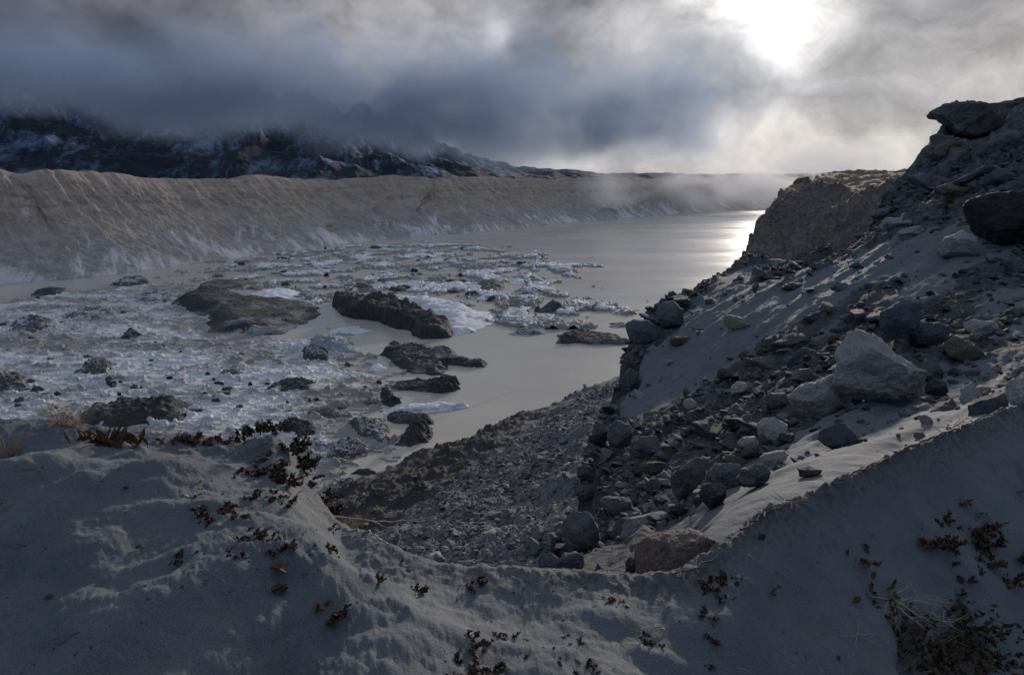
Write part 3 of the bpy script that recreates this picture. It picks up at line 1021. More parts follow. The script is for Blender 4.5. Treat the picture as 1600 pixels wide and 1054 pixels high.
BERGS = [
    # name, outline, height, material, edge, label, extra
    ('iceberg', [(272, 478), (300, 492), (328, 508), (345, 521), (385, 524), (440, 518), (470, 505), (508, 493), (500, 484), (462, 470), (420, 462), (370, 458), (320, 458), (290, 462)],
     6.0, 'berg_dark', 0.45, 'largest iceberg, a dark debris covered mound with a bare blue ice face',
     dict(top=[(300, 480, 1.2), (335, 462, 1.6), (330, 505, 0.9), (375, 520, 1.0), (440, 510, .75), (500, 490, .5), (420, 480, .85), (460, 478, .6), (400, 465, .8)], rough=0.10)),
    ('iceberg', [(520, 486), (548, 495), (600, 506), (645, 521), (668, 529), (705, 528), (716, 520), (690, 506), (640, 488), (590, 476), (545, 471), (524, 474)],
     8.5, 'berg_dark', 0.30, 'long iceberg with dark fluted front and snowy back, right of the largest mound',
     dict(top=[(530, 482, .95), (580, 486, 1.15), (630, 502, 1.15), (675, 520, .8), (705, 524, .5)], rough=0.22)),
    ('iceberg', [(585, 558), (640, 580), (690, 588), (712, 586), (700, 572), (752, 572), (752, 566), (700, 548), (650, 544), (600, 548)],
     4.0, 'berg_dark', 0.3, 'low black tapering iceberg alone in open water below the long fluted one',
     dict(top=[(600, 552, .9), (690, 580, .6), (750, 570, 1.0), (700, 560, .5), (650, 550, 1.0)], rough=0.22)),
    ('iceberg', [(612, 608), (660, 612), (690, 616), (720, 606), (718, 598), (680, 592), (650, 594), (620, 598)],
     3.2, 'berg_dark', 0.3, 'dark crescent floe with a pale striped right end, below the black tapering iceberg', dict(rough=0.28, top=[(620, 604, .5), (700, 604, 1.3), (660, 600, .7)])),
    ('iceberg', [(600, 650), (650, 648), (690, 643), (735, 636), (734, 632), (690, 630), (640, 632), (605, 640)],
     2.2, 'berg_snow', 0.5, 'smooth pale tongue of ice pointing right into the silty water', dict(rough=0.08)),
    ('iceberg', [(602, 658), (640, 664), (678, 662), (672, 650), (640, 646), (608, 648)],
     2.4, 'berg_dark', 0.4, 'dark hump of ice just below the smooth pale tongue', dict(rough=0.15)),
    ('iceberg', [(618, 694), (640, 698), (664, 690), (676, 682), (674, 668), (655, 660), (636, 668), (626, 684)],
     4.4, 'berg_dark', 0.6, 'dark cone shaped iceberg nearest the open water below the pale tongue', dict(rough=0.12, top=[(650, 680, 1.4), (622, 692, .5)])),
    ('iceberg', [(542, 662), (575, 690), (605, 694), (612, 678), (600, 664), (570, 654)],
     3.2, 'berg_grey', 0.5, 'rounded grey iceberg with snow streaks left of the dark cone', dict(rough=0.18)),
    ('iceberg', [(505, 716), (545, 722), (578, 712), (588, 698), (560, 684), (525, 690)],
     3.4, 'berg_grey', 0.55, 'grey iceberg with a pale top beside the narrow inlet of water', dict(rough=0.16, top=[(515, 710, 1.1), (570, 700, .8)])),
    ('iceberg', [(485, 700), (510, 706), (520, 692), (505, 680), (487, 686)],
     2.6, 'berg_snow', 0.6, 'small frosted mound left of the grey iceberg at the inlet', dict(rough=0.12)),
    ('iceberg', [(548, 740), (570, 743), (592, 740), (580, 733), (560, 734)],
     1.3, 'berg_dark', 0.5, 'small dark fish shaped floe in the inlet beneath the sand crest', dict(rough=0.12)),
    ('iceberg', [(515, 770), (545, 772), (568, 765), (560, 750), (530, 750)],
     2.6, 'berg_grey', 0.6, 'grey mound of ice where the inlet meets the scree foot', dict(rough=0.18)),
    ('iceberg', [(512, 798), (545, 796), (580, 778), (560, 770), (525, 776)],
     2.4, 'berg_snow', 0.6, 'frosted slab of ice touching the dark scree at the inlet', dict(rough=0.12)),
    ('iceberg', [(870, 536), (920, 539), (980, 538), (982, 530), (960, 524), (920, 520), (880, 518)],
     4.0, 'berg_dark', 0.35, 'flat topped dark iceberg nearest the right hand cliff edge', dict(rough=0.16, top=[(880, 530, 1.2), (920, 535, .7), (960, 534, .9)])),
    ('iceberg', [(795, 522), (820, 524), (850, 522), (845, 514), (815, 512)], 2.2, 'berg_grey', 0.5, 'small grey hump left of the flat topped dark iceberg', dict(rough=0.15)),
    ('iceberg', [(838, 488), (862, 490), (885, 486), (878, 478), (850, 478)], 5.5, 'berg_dark', 0.8, 'dark pyramid iceberg in mid lake', dict(rough=0.1, top=[(875, 484, 1.5), (845, 486, .5)])),
    ('iceberg', [(800, 506), (830, 508), (880, 503), (880, 496), (840, 492), (805, 497)], 2.2, 'berg_grey', 0.5, 'broken snowy floe below the dark pyramid iceberg', dict(rough=0.4)),
    ('iceberg', [(900, 482), (925, 486), (958, 483), (940, 475), (910, 474)], 2.8, 'berg_dark', 0.6, 'dark lumpy floe right of the pyramid iceberg', dict(rough=0.3)),
    ('iceberg', [(965, 486), (985, 487), (1000, 485), (985, 482)], 1.0, 'berg_grey', 0.6, 'thin dark floe farthest right on the open lake', dict(rough=0.2)),
    ('iceberg', [(948, 511), (970, 513), (990, 509), (975, 504), (955, 505)], 1.6, 'berg_grey', 0.6, 'small flat floe between the cliff boulders and the open lake', dict(rough=0.25)),
    ('iceberg', [(742, 452), (765, 458), (786, 455), (790, 446), (765, 441), (745, 444)], 4.0, 'berg_brown', 0.6, 'brown rounded floe at the left edge of the sunlit glint', dict(rough=0.2)),
    ('iceberg', [(798, 460), (825, 464), (858, 460), (850, 452), (815, 450)], 3.2, 'berg_grey', 0.5, 'oval iceberg with a white rim inside the sunlit glint', dict(rough=0.22)),
    ('iceberg', [(770, 476), (800, 479), (828, 476), (815, 468), (780, 468)], 2.6, 'berg_brown', 0.6, 'low brown floe just below the sunlit glint', dict(rough=0.15)),
    ('iceberg', [(745, 468), (770, 470), (790, 466), (770, 461), (750, 462)], 2.8, 'berg_white', 0.6, 'small bright white floe between brown floes in the glint', dict(rough=0.2)),
    ('iceberg', [(798, 443), (812, 445), (826, 442), (815, 436), (802, 437)], 3.0, 'berg_white', 0.6, 'white pointed floe at the top of the glint', dict(rough=0.2)),
    ('iceberg', [(395, 468), (430, 472), (472, 464), (465, 454), (430, 450), (400, 456)], 3.4, 'berg_white', 0.6, 'bright snow covered berg behind the largest mound', dict(rough=0.16)),
    ('iceberg', [(310, 446), (350, 450), (400, 454), (412, 448), (400, 438), (350, 436), (320, 440)], 3.2, 'berg_brown', 0.5, 'low brown berg directly behind the largest mound', dict(rough=0.12)),
    ('iceberg', [(538, 454), (560, 457), (596, 454), (590, 447), (555, 446)], 2.4, 'berg_dark', 0.5, 'dark flat floe behind the left end of the long fluted iceberg', dict(rough=0.2)),
    ('iceberg', [(38, 462), (70, 464), (108, 460), (100, 450), (65, 452)], 4.0, 'berg_dark', 0.6, 'dark ridge of ice at the upper left edge of the ice sheet', dict(rough=0.25)),
    ('iceberg', [(172, 446), (200, 449), (232, 444), (230, 436), (200, 436)], 4.6, 'berg_grey', 0.3, 'block of ice with blue grey sides at the channel below the far wall', dict(rough=0.18)),
    ('iceberg', [(-10, 522), (30, 524), (70, 520), (95, 512), (90, 500), (50, 498), (10, 505)], 4.4, 'berg_grey', 0.4, 'tall craggy grey block on the snow at the left edge of the picture', dict(rough=0.45, top=[(75, 510, 1.5), (20, 518, .6)])),
    ('iceberg', [(90, 500), (120, 506), (160, 500), (185, 492), (170, 478), (130, 482), (100, 490)], 3.6, 'berg_grey', 0.5, 'jumbled dark rubble of ice right of the tall craggy block', dict(rough=0.6)),
    ('iceberg', [(196, 468), (230, 476), (270, 474), (288, 464), (270, 456), (225, 458)], 3.6, 'berg_grey', 0.5, 'jagged rubble ridge left of the largest mound', dict(rough=0.6)),
    ('iceberg', [(122, 584), (145, 587), (170, 582), (192, 570), (170, 560), (135, 564)], 3.6, 'berg_grey', 0.45, 'grey fluted block standing alone on the snowy ice sheet', dict(rough=0.4, top=[(145, 578, 1.4), (185, 568, .5)])),
    ('iceberg', [(188, 530), (205, 532), (228, 526), (215, 518), (195, 520)], 2.6, 'berg_dark', 0.5, 'little dark craggy block on the ice sheet above the fluted one', dict(rough=0.5)),
    ('iceberg', [(-20, 612), (15, 620), (45, 610), (40, 592), (5, 588)], 4.2, 'berg_grey', 0.5, 'rounded grey rock like ice mound cut by the left edge of the picture', dict(rough=0.3)),
    ('iceberg', [(42, 616), (60, 618), (72, 610), (55, 602)], 2.0, 'berg_dark', 0.5, 'small dark lump right of the rounded mound at the left edge', dict(rough=0.4)),
    ('iceberg', [(105, 662), (160, 672), (230, 668), (290, 655), (316, 640), (285, 626), (210, 622), (140, 640)], 4.6, 'berg_dark', 0.4, 'long dark cliff of dirty ice just beyond the left sand crest', dict(rough=0.5)),
    ('iceberg', [(410, 612), (440, 616), (480, 608), (500, 602), (480, 594), (440, 596)], 2.8, 'berg_dark', 0.4, 'narrow dark ridge on the snow in the middle of the ice sheet', dict(rough=0.4)),
    ('iceberg', [(472, 560), (490, 567), (512, 566), (512, 552), (495, 546), (474, 550)], 4.6, 'berg_grey', 0.22, 'squat square dark block in front of the pale blue ice', dict(rough=0.18)),
    ('iceberg', [(462, 552), (500, 548), (530, 558), (568, 556), (560, 542), (520, 530), (480, 536)], 4.4, 'ice_blue', 0.6, 'pale blue iceberg behind the squat square block', dict(rough=0.25, top=[(505, 540, 1.5), (560, 550, .8), (470, 548, .4)])),
    ('iceberg', [(510, 520), (545, 524), (580, 518), (560, 510), (525, 511)], 1.8, 'berg_snow', 0.6, 'low crusted snowy floe above the pale blue iceberg', dict(rough=0.25)),
    ('iceberg', [(574, 580), (590, 583), (608, 578), (598, 570), (580, 571)], 2.2, 'berg_white', 0.6, 'little bluish white dome left of the black tapering iceberg', dict(rough=0.15)),
    ('iceberg', [(606, 538), (617, 540), (625, 536), (615, 532)], 1.5, 'berg_dark', 0.6, 'tiny dark cone in the open pool beside the snowy floe', dict(rough=0.1)),
    ('iceberg', [(596, 632), (610, 636), (626, 630), (612, 612), (598, 604), (594, 616)], 3.2, 'berg_dark', 0.6, 'upright black lump amid brown slush', dict(rough=0.3)),
    ('iceberg', [(562, 632), (580, 636), (598, 630), (585, 622), (565, 624)], 1.8, 'berg_brown', 0.7, 'brown muddy hump left of the upright black lump', dict(rough=0.15)),
    ('iceberg', [(470, 650), (505, 660), (540, 655), (530, 640), (490, 636)], 2.6, 'berg_brown', 0.7, 'dull brown mound where snow gives way to dirt', dict(rough=0.2)),
    ('iceberg', [(430, 668), (470, 690), (500, 680), (490, 662), (450, 654)], 3.2, 'berg_dark', 0.6, 'dark gritty heap just right of the sand crest', dict(rough=0.3)),
    ('iceberg', [(165, 604), (182, 610), (178, 596), (168, 590)], 2.8, 'berg_dark', 0.6, 'small upright dark fin of ice amid snow left of centre', dict(rough=0.3)),
    ('iceberg', [(332, 590), (352, 592), (382, 584), (375, 576), (345, 580)], 1.8, 'berg_brown', 0.5, 'low brown slab lying on the snow below the largest mound', dict(rough=0.2)),
]
for i, (nm, ol, hgt, mt, ed, lab, kw) in enumerate(BERGS):
    n = 190 if i < 4 else 100
    o = berg(nm, ol, hgt if i < 3 else hgt * .78, mt, ed if i < 3 else min(.95, ed * 1.35), seed=200 + i * 7, n=n, **kw)
    tag(o, lab, 'iceberg')
    if i == 1:
        ap = berg('snow_shelf', [(590, 474), (640, 488), (690, 507), (706, 525), (745, 520), (776, 504), (765, 488), (720, 477), (650, 468), (600, 466)], 3.4, 'berg_snow', 0.5, seed=777,
                  n=90, rough=0.3, top=[(640, 480, 1.3), (700, 500, .9), (770, 498, .4)])
        ap.location = Vector(ap.location) - Vector(o.location); ap.parent = o
        ap['label'] = 'snow crusted shelf behind the dark cliff'
    if i == 0:
        big_mound = o

# small nameless floes and lumps
rnd = random.Random(12)
protos = {}
for k, (mt) in enumerate(['berg_dark', 'berg_grey', 'berg_brown', 'berg_white', 'berg_snow']):
    protos[mt] = []
    for j in range(4):
        o = berg('small_floe', ell(700, 500, 26 + 8 * j, 5 + j, 12, 0, seed=k * 9 + j), 1.5, mt, 0.6, seed=500 + k * 11 + j, n=26, rough=0.4)
        protos[mt].append(o)
used_proto = set()


def place_floe(mt, px, py, sc, sz, group, label):
    j = rnd.randrange(4)
    src = protos[mt][j]
    if (mt, j) in used_proto:
        o = src.copy(); col_main.objects.link(o)
    else:
        used_proto.add((mt, j)); o = src
    q = on_lake(px, py)
    o.location = (q[0], q[1], LAKE + 0.02)
    o.rotation_euler = (0, 0, rnd.uniform(-0.5, 0.5) + (math.pi if rnd.random() < .5 else 0))
    o.scale = (sc, sc * rnd.uniform(.6, 1.2), sz)
    tag(o, label, 'ice floe', group)


SDP = np.array([on_lake(*p) for p in SHEET])
BRP = np.array([on_lake(*p) for p in BRASH])


def inside(poly, q):
    return float(sdist(np.array([q[0]]), np.array([q[1]]), poly)[0])


cnt = 0
while cnt < 85:
    px = rnd.uniform(0, 600); py = rnd.uniform(465, 660)
    if inside(SDP, on_lake(px, py)) < 4: continue
    mt = rnd.choice(['berg_dark', 'berg_dark', 'berg_grey', 'berg_brown'])
    place_floe(mt, px, py, rnd.uniform(.12, .34), rnd.uniform(.4, 1.2), 'dark lumps frozen into the snowy ice sheet',
               'small dark lump of dirty ice frozen into the snowy sheet')
    cnt += 1
cnt = 0
while cnt < 80:
    px = rnd.uniform(310, 990); py = 382 + 130 * rnd.random() ** 1.3
    if inside(BRP, on_lake(px, py)) < 0: continue
    mt = rnd.choice(['berg_dark', 'berg_grey', 'berg_brown', 'berg_white', 'berg_snow', 'berg_dark'])
    place_floe(mt, px, py, rnd.uniform(.3, .95), rnd.uniform(.8, 2.0), 'small floes drifting on the far lake',
               'small floe drifting among brash ice on the far lake')
    cnt += 1
for mt in protos:
    for j, o in enumerate(protos[mt]):
        if (mt, j) not in used_proto:
            bpy.data.objects.remove(o)
for (px, py, s) in [(805, 637, .1), (775, 636, .07), (842, 588, .1), (868, 625, .07), (760, 637, .05), (900, 603, .1), (845, 612, .05), (1018, 484, .1), (880, 422, .2), (893, 424, .15)]:
    place_floe('berg_grey' if False else rnd.choice([m_ for m_ in protos if any((m_, j) in used_proto for j in range(4))]) , px, py, s, .4,
               'tiny ice scraps on the open water', 'tiny scrap of ice on open silty water') if False else None

# bare ice face of the largest mound (a part of it)
def ice_face():
    pts = [(384, 523), (400, 525), (430, 521), (462, 512)]
    W_ = [on_lake(*p) for p in pts]
    V = []; n = 24; mrows = 8
    for i in range(n):
        t = i / (n - 1) * (len(W_) - 1)
        k = min(int(t), len(W_) - 2); f = t - k
        b = W_[k] * (1 - f) + W_[k + 1] * f
        hh = 4.6 * (1 - 0.75 * i / (n - 1)) * math.sin(math.pi * 0.5 * min(1, i / 6 + .12)) ** .7
        for j in range(mrows):
            u = j / (mrows - 1)
            nzv = 0.5 * float(fbm2(np.array([i * .35]), np.array([j * .5]), 3, seed=3)[0])
            V.append((b[0], b[1] + 0.3 + 2.6 * u * u + nzv, LAKE - 0.2 + hh * u))
    V = np.array(V)
    Q = grid_quads(n, mrows)
    # thickness: a back sheet
    back = V.copy(); back[:, 1] += 1.2
    N = len(V)
    Q2 = Q[:, ::-1] + N
    rim = []
    for j in range(mrows - 1):
        rim += [(j, j + 1, N + j + 1, N + j), ((n - 1) * mrows + j + 1, (n - 1) * mrows + j, N + (n - 1) * mrows + j, N + (n - 1) * mrows + j + 1)]
    for i in range(n - 1):
        a = i * mrows + mrows - 1; b_ = a + mrows
        rim.append((a, b_, N + b_, N + a))
    VV = np.vstack([V, back]); QQ = np.vstack([Q, Q2, np.array(rim)])
    c = np.array(big_mound.location)
    o = obj('ice_face', quick_mesh('ice_face', VV - c, QQ), M['ice_blue'], parent=big_mound)
    o['label'] = 'bare blue ice face under the dark debris'


ice_face()

# ------------------------------------------------------------------ the moraine wall across the lake
BASEL = [(-260, 478), (-100, 458), (0, 446), (60, 441), (150, 433), (230, 423), (310, 412), (400, 399), (480, 390), (540, 381), (610, 373), (700, 366), (760, 362),
         (850, 352), (950, 343), (1050, 335), (1150, 329), (1200, 325), (1300, 322), (1420, 326)]
RIDGE = [(-260, 225), (-100, 236), (0, 247), (60, 258), (110, 271), (170, 274), (240, 266), (340, 270), (380, 278), (450, 280), (500, 279), (530, 273), (560, 278), (620, 281),
         (700, 274), (760, 279), (840, 276), (940, 281), (1000, 277), (1100, 280), (1200, 281), (1300, 283), (1420, 280)]
nu, nv = 1500, 110
pxs = np.linspace(-255, 1415, nu)
bpy_ = np.interp(pxs, [p[0] for p in BASEL], [p[1] for p in BASEL])
# smooth the base a touch
kern = np.hanning(41); kern /= kern.sum()
bpy_ = np.convolve(np.pad(bpy_, 20, mode='edge'), kern, 'valid')
rpy_ = np.interp(pxs, [p[0] for p in RIDGE], [p[1] for p in RIDGE])
kern = np.hanning(15); kern /= kern.sum()
rpy_ = np.convolve(np.pad(rpy_, 7, mode='edge'), kern, 'valid')
B = np.array([on_lake(a, b) for a, b in zip(pxs, bpy_)])
Tn = np.gradient(B[:, :2], axis=0); Tn /= np.linalg.norm(Tn, axis=1)[:, None]
kern = np.hanning(81); kern /= kern.sum()
Nn = np.stack([-Tn[:, 1], Tn[:, 0]], 1)
Nn = np.stack([np.convolve(np.pad(Nn[:, i], 40, mode='edge'), kern, 'valid') for i in (0, 1)], 1)
Nn /= np.linalg.norm(Nn, axis=1)[:, None]
S_ = np.concatenate([[0], np.cumsum(np.linalg.norm(np.diff(B[:, :2], axis=0), axis=1))])
Rg = np.zeros((nu, 3))
for i in range(nu):
    q = B[i, :2] + Nn[i] * 96
    d = ray(pxs[i], rpy_[i])
    # plan point straight behind the base, height from the ridge line's elevation at that range
    rng = math.hypot(*q)
    el = d[2] / math.hypot(d[0], d[1])
    Rg[i] = (q[0], q[1], el * rng)
vv = np.linspace(0, 1, nv)
U2, V2 = np.meshgrid(S_, vv, indexing='ij')
prof = 0.72 * V2 + 0.28 * V2 ** 2.6          # gentler fans below, steeper scarp above
P_ = B[:, None, :] * (1 - V2[..., None]) + Rg[:, None, :] * V2[..., None]
P_[..., 2] = B[:, None, 2] * (1 - prof) + Rg[:, None, 2] * prof
lean = U2 + 46 * (1 - V2)                 # fans drift sideways as they run out
g1 = ridge2(lean / 75 + 0.35 * fbm2(U2 / 60, V2 * 2, 2, seed=299), V2 * 0.9, 3, 0.45, seed=301)
g2 = ridge2(U2 / 17, V2 * 1.4 + 5, 4, 0.6, seed=305)
g3 = fbm2(U2 / 5, V2 * 14, 4, 0.65, seed=309) - 0.8 * np.abs(fbm2(lean / 11, V2 * 3, 4, 0.65, seed=310))
amp = np.sin(np.pi * np.clip(V2, 0, 1)) ** 0.7
off = amp * ((7.0 * (g1 - .6)) * (0.35 + 0.9 * sstep(-.4, .5, fbm2(U2 / 160, V2, 2, seed=298))) + 4.0 * (g2 - .5) * sstep(0.45, 0.85, V2)) + (0.5 + 1.0 * sstep(.5, .9, V2)) * g3 * amp
P_[..., 0] -= Nn[:, None, 0] * off; P_[..., 1] -= Nn[:, None, 1] * off
P_[..., 2] += 0.5 * g3 * amp + 1.1 * fbm2(U2 / 14, V2 * 0 + 1, 4, 0.6, seed=311) * sstep(.8, 1, V2)
P_[:, 0, 2] = LAKE - 2.0
# top and back side
back = []
for (dn, dz, a_) in ((8, -0.5, .5), (22, -3.0, .8), (60, -11, .8), (140, -40, .5), (200, -75, .3)):
    q = P_[:, -1, :].copy()
    q[:, :2] += Nn * dn
    q[:, 2] += dz + a_ * fbm2(S_ / 12, np.full(nu, dn * .3), 3, seed=315)
    back.append(q)
P_ = np.concatenate([P_, np.stack(back, 1)], 1)
nv2 = P_.shape[1]
upv = np.concatenate([V2, np.ones((nu, 5))], 1)
su = np.concatenate([U2, np.repeat(S_[:, None], 5, 1)], 1)
SV = np.stack([su, upv * 75, np.zeros_like(su)], 2).reshape(-1, 3)
me = quick_mesh('moraine_wall', P_.reshape(-1, 3), grid_quads(nu, nv2)[:, ::1])
attrv(me, 'sv', SV); attr(me, 'up', upv.ravel())
mw = obj('far_moraine_wall', me, M['wall'])
tag(mw, kind='structure')

# ------------------------------------------------------------------ mountains under the cloud
def mountains():
    nr, nc = 170, 620
    rr = np.linspace(2250, 4400, nr); ph = np.radians(np.linspace(-52, 34, nc))
    PHI, R_ = np.meshgrid(ph, rr)
    x = np.sin(PHI) * R_; y = np.cos(PHI) * R_
    deg = np.degrees(PHI)
    # how high the face reaches, by bearing (degrees of elevation at its crest)
    e = np.interp(deg, [-52, -40, -30, -22, -14, -9, -6, -3, 0, 4, 8, 14, 20, 34],
                  [5.2, 5.2, 5.4, 5.6, 5.0, 3.8, 2.5, 1.7, 1.1, 0.8, 0.6, .5, .5, .5])
    top = np.tan(np.radians(e)) * 4100
    t = (R_ - 2250) / 1900
    n = ridge2(x / 520, y / 520, 6, 0.52, seed=401)
    rib = ridge2(x / 190 + 0.8 * y / 520, y / 900, 4, 0.55, seed=407)
    z = -40 + (top + 40) * np.clip(t, 0, 1) ** 0.95 + (95 * (n - .5) + 45 * (rib - .4)) * np.clip(t * 1.3, 0.1, 1) * np.clip(top / 380, .12, 1)
    V = np.stack([x.ravel(), y.ravel(), z.ravel()], 1)
    me = quick_mesh('mountains', V, grid_quads(nr, nc)[:, ::-1])
    sv = np.stack([(x + 0.5 * z).ravel(), (z * 1.5 - 0.35 * x).ravel(), np.zeros(x.size)], 1)
    attrv(me, 'sv', sv)
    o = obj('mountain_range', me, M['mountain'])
    tag(o, kind='structure')


mountains()


# cloud bank hiding the mountain tops, and low mist over the far end of the lake
def volume_box(name, lo, hi, build, label):
    me = bpy.data.meshes.new(name)
    bm = bmesh.new()
    bmesh.ops.create_cube(bm, size=1.0)
    lo = Vector(lo); hi = Vector(hi)
    for v in bm.verts:
        v.co = Vector((v.co.x * (hi.x - lo.x), v.co.y * (hi.y - lo.y), v.co.z * (hi.z - lo.z)))
    bm.to_mesh(me); bm.free()
    m = bpy.data.materials.new(name)
    m.use_nodes = True
    t = NT(m.node_tree)
    t.n.clear()
    out = t.new('ShaderNodeOutputMaterial')
    pv = t.new('ShaderNodeVolumePrincipled')
    build(t, pv)
    t.l.new(pv.outputs[0], out.inputs['Volume'])
    o = obj(name, me, m, loc=(lo + hi) / 2)
    tag(o, label, name.split('_')[0], kind='stuff')
    return o


def bank(t, pv):
    p = pos(t)
    s = t.new('ShaderNodeSeparateXYZ'); t.l.new(p, s.inputs[0])
    n = t.noise(t.scale(p, (0.0030, 0.0006, 0.0034)), 1.0, 4, 0.5, 0.6)
    n3 = t.noise(t.scale(p, (0.0050, 0.0018, 0.0042)), 1.0, 5, 0.6, 0.8)
    zz = t.m('ADD', s.outputs[2], t.m('ADD', t.m('MULTIPLY', s.outputs[0], 0.115), 106))
    zz = t.m('ADD', zz, t.m('MULTIPLY', t.m('SUBTRACT', n, 0.5), 260))
    f = t.mr(zz, 130, 300, 0, 1, smooth=True)
    zt = t.m('ADD', s.outputs[2], t.m('MULTIPLY', t.m('SUBTRACT', n, 0.5), 260))
    f = t.m('MULTIPLY', f, t.m('POWER', t.mr(zt, 150, 500, 1, 0, smooth=True), 1.6))
    f = t.m('MULTIPLY', f, t.mr(t.m('ADD', s.outputs[0], t.m('MULTIPLY', t.m('SUBTRACT', n, 0.5), 900)), -250, 800, 1, 0, smooth=True))
    f = t.m('MULTIPLY', f, t.mr(n3, 0.32, 0.66, 0.25, 1.5))
    t.put(pv.inputs['Density'], t.m('MULTIPLY', f, 0.010))
    pv.inputs['Color'].default_value = (0.30, 0.40, 0.57, 1)
    pv.inputs['Anisotropy'].default_value = 0.30


USE_VOL = True
if USE_VOL:
    volume_box('cloud_bank', (-3600, 1850, 20), (1200, 2350, 640), bank, 'dark blue cloud bank swallowing the mountain tops')


def mist(t, pv):
    p = pos(t)
    n = t.noise(t.scale(p, (0.007, 0.006, 0.014)), 1.0, 5, 0.6, 0.5)
    tot = None
    for (px, py, Y, rad_) in [(955, 292, 1120, 70), (1010, 262, 1300, 110), (1090, 300, 1420, 110), (1160, 275, 1500, 150), (1215, 300, 1560, 130), (1280, 268, 1450, 150), (1340, 280, 1500, 130)]:
        q = P3(px, py, Y)
        d = t.vm('MULTIPLY', t.vm('SUBTRACT', p, tuple(q)), (1, 0.7, 1.7))
        f = t.mr(t.vm('LENGTH', d), 0, rad_, 1, 0, smooth=True)
        tot = f if tot is None else t.m('ADD', tot, f)
    dn = t.m('MULTIPLY', tot, t.mr(n, 0.40, 0.68))
    t.put(pv.inputs['Density'], t.m('MULTIPLY', dn, 0.026))
    pv.inputs['Color'].default_value = (0.96, 0.96, 0.96, 1)
    pv.inputs['Anisotropy'].default_value = 0.25


volume_box('mist_patch', (0, 1000, -59), (1050, 1720, 140), mist, 'low bright mist drifting over the far end of the lake')
C.cycles.volume_step_rate = 3.0
C.cycles.volume_bounces = 1
C.cycles.volume_max_steps = 64
# ------------------------------------------------------------------ rocks
_ICO = {}


def ico(n):
    if n not in _ICO:
        bm = bmesh.new()
        bmesh.ops.create_icosphere(bm, subdivisions=n, radius=1.0)
        bm.verts.ensure_lookup_table()
        v = np.array([x.co[:] for x in bm.verts])
        f = np.array([[x.index for x in p.verts] for p in bm.faces])
        bm.free()
        _ICO[n] = (v / np.linalg.norm(v, axis=1)[:, None], f)
    return _ICO[n]


def cut(v, rs, n, lo=0.50, hi=0.92, front=0):
    for k in range(n):
        nn = rs.normal(size=3)
        if k < front:
            nn[1] = -abs(nn[1]) - 0.6
        nn /= np.linalg.norm(nn)
        ext = (v @ nn).max()
        d = ext * rs.uniform(lo, hi)
        e = np.maximum(v @ nn - d, 0)
        v = v - e[:, None] * nn * 0.96
    return v


def rough_up(v, seed, amp=0.05, scale=2.2):
    nrm = v / (np.linalg.norm(v, axis=1)[:, None] + 1e-9)
    n = fbm3(v * scale, 5, 0.6, seed) - 0.9 * np.abs(fbm3(v * scale * 1.6 + 4, 3, 0.6, seed + 9))
    lay = v @ unit(np.array([.3, .2, 1.0])) * 9 + 1.5 * fbm3(v * 1.5, 2, .5, seed + 3)
    n = n + 0.16 * np.sign(np.sin(lay)) * np.abs(np.sin(lay)) ** .5
    return v + nrm * (amp * n)[:, None]


def rock_mesh(name, seed, dims, sub=4, planes=11, amp=0.08):
    rs = np.random.RandomState(seed)
    v, f = ico(sub)
    v = cut(v.copy(), rs, planes)
    v = rough_up(v, seed, amp)
    return quick_mesh(name, v * np.array(dims), f)


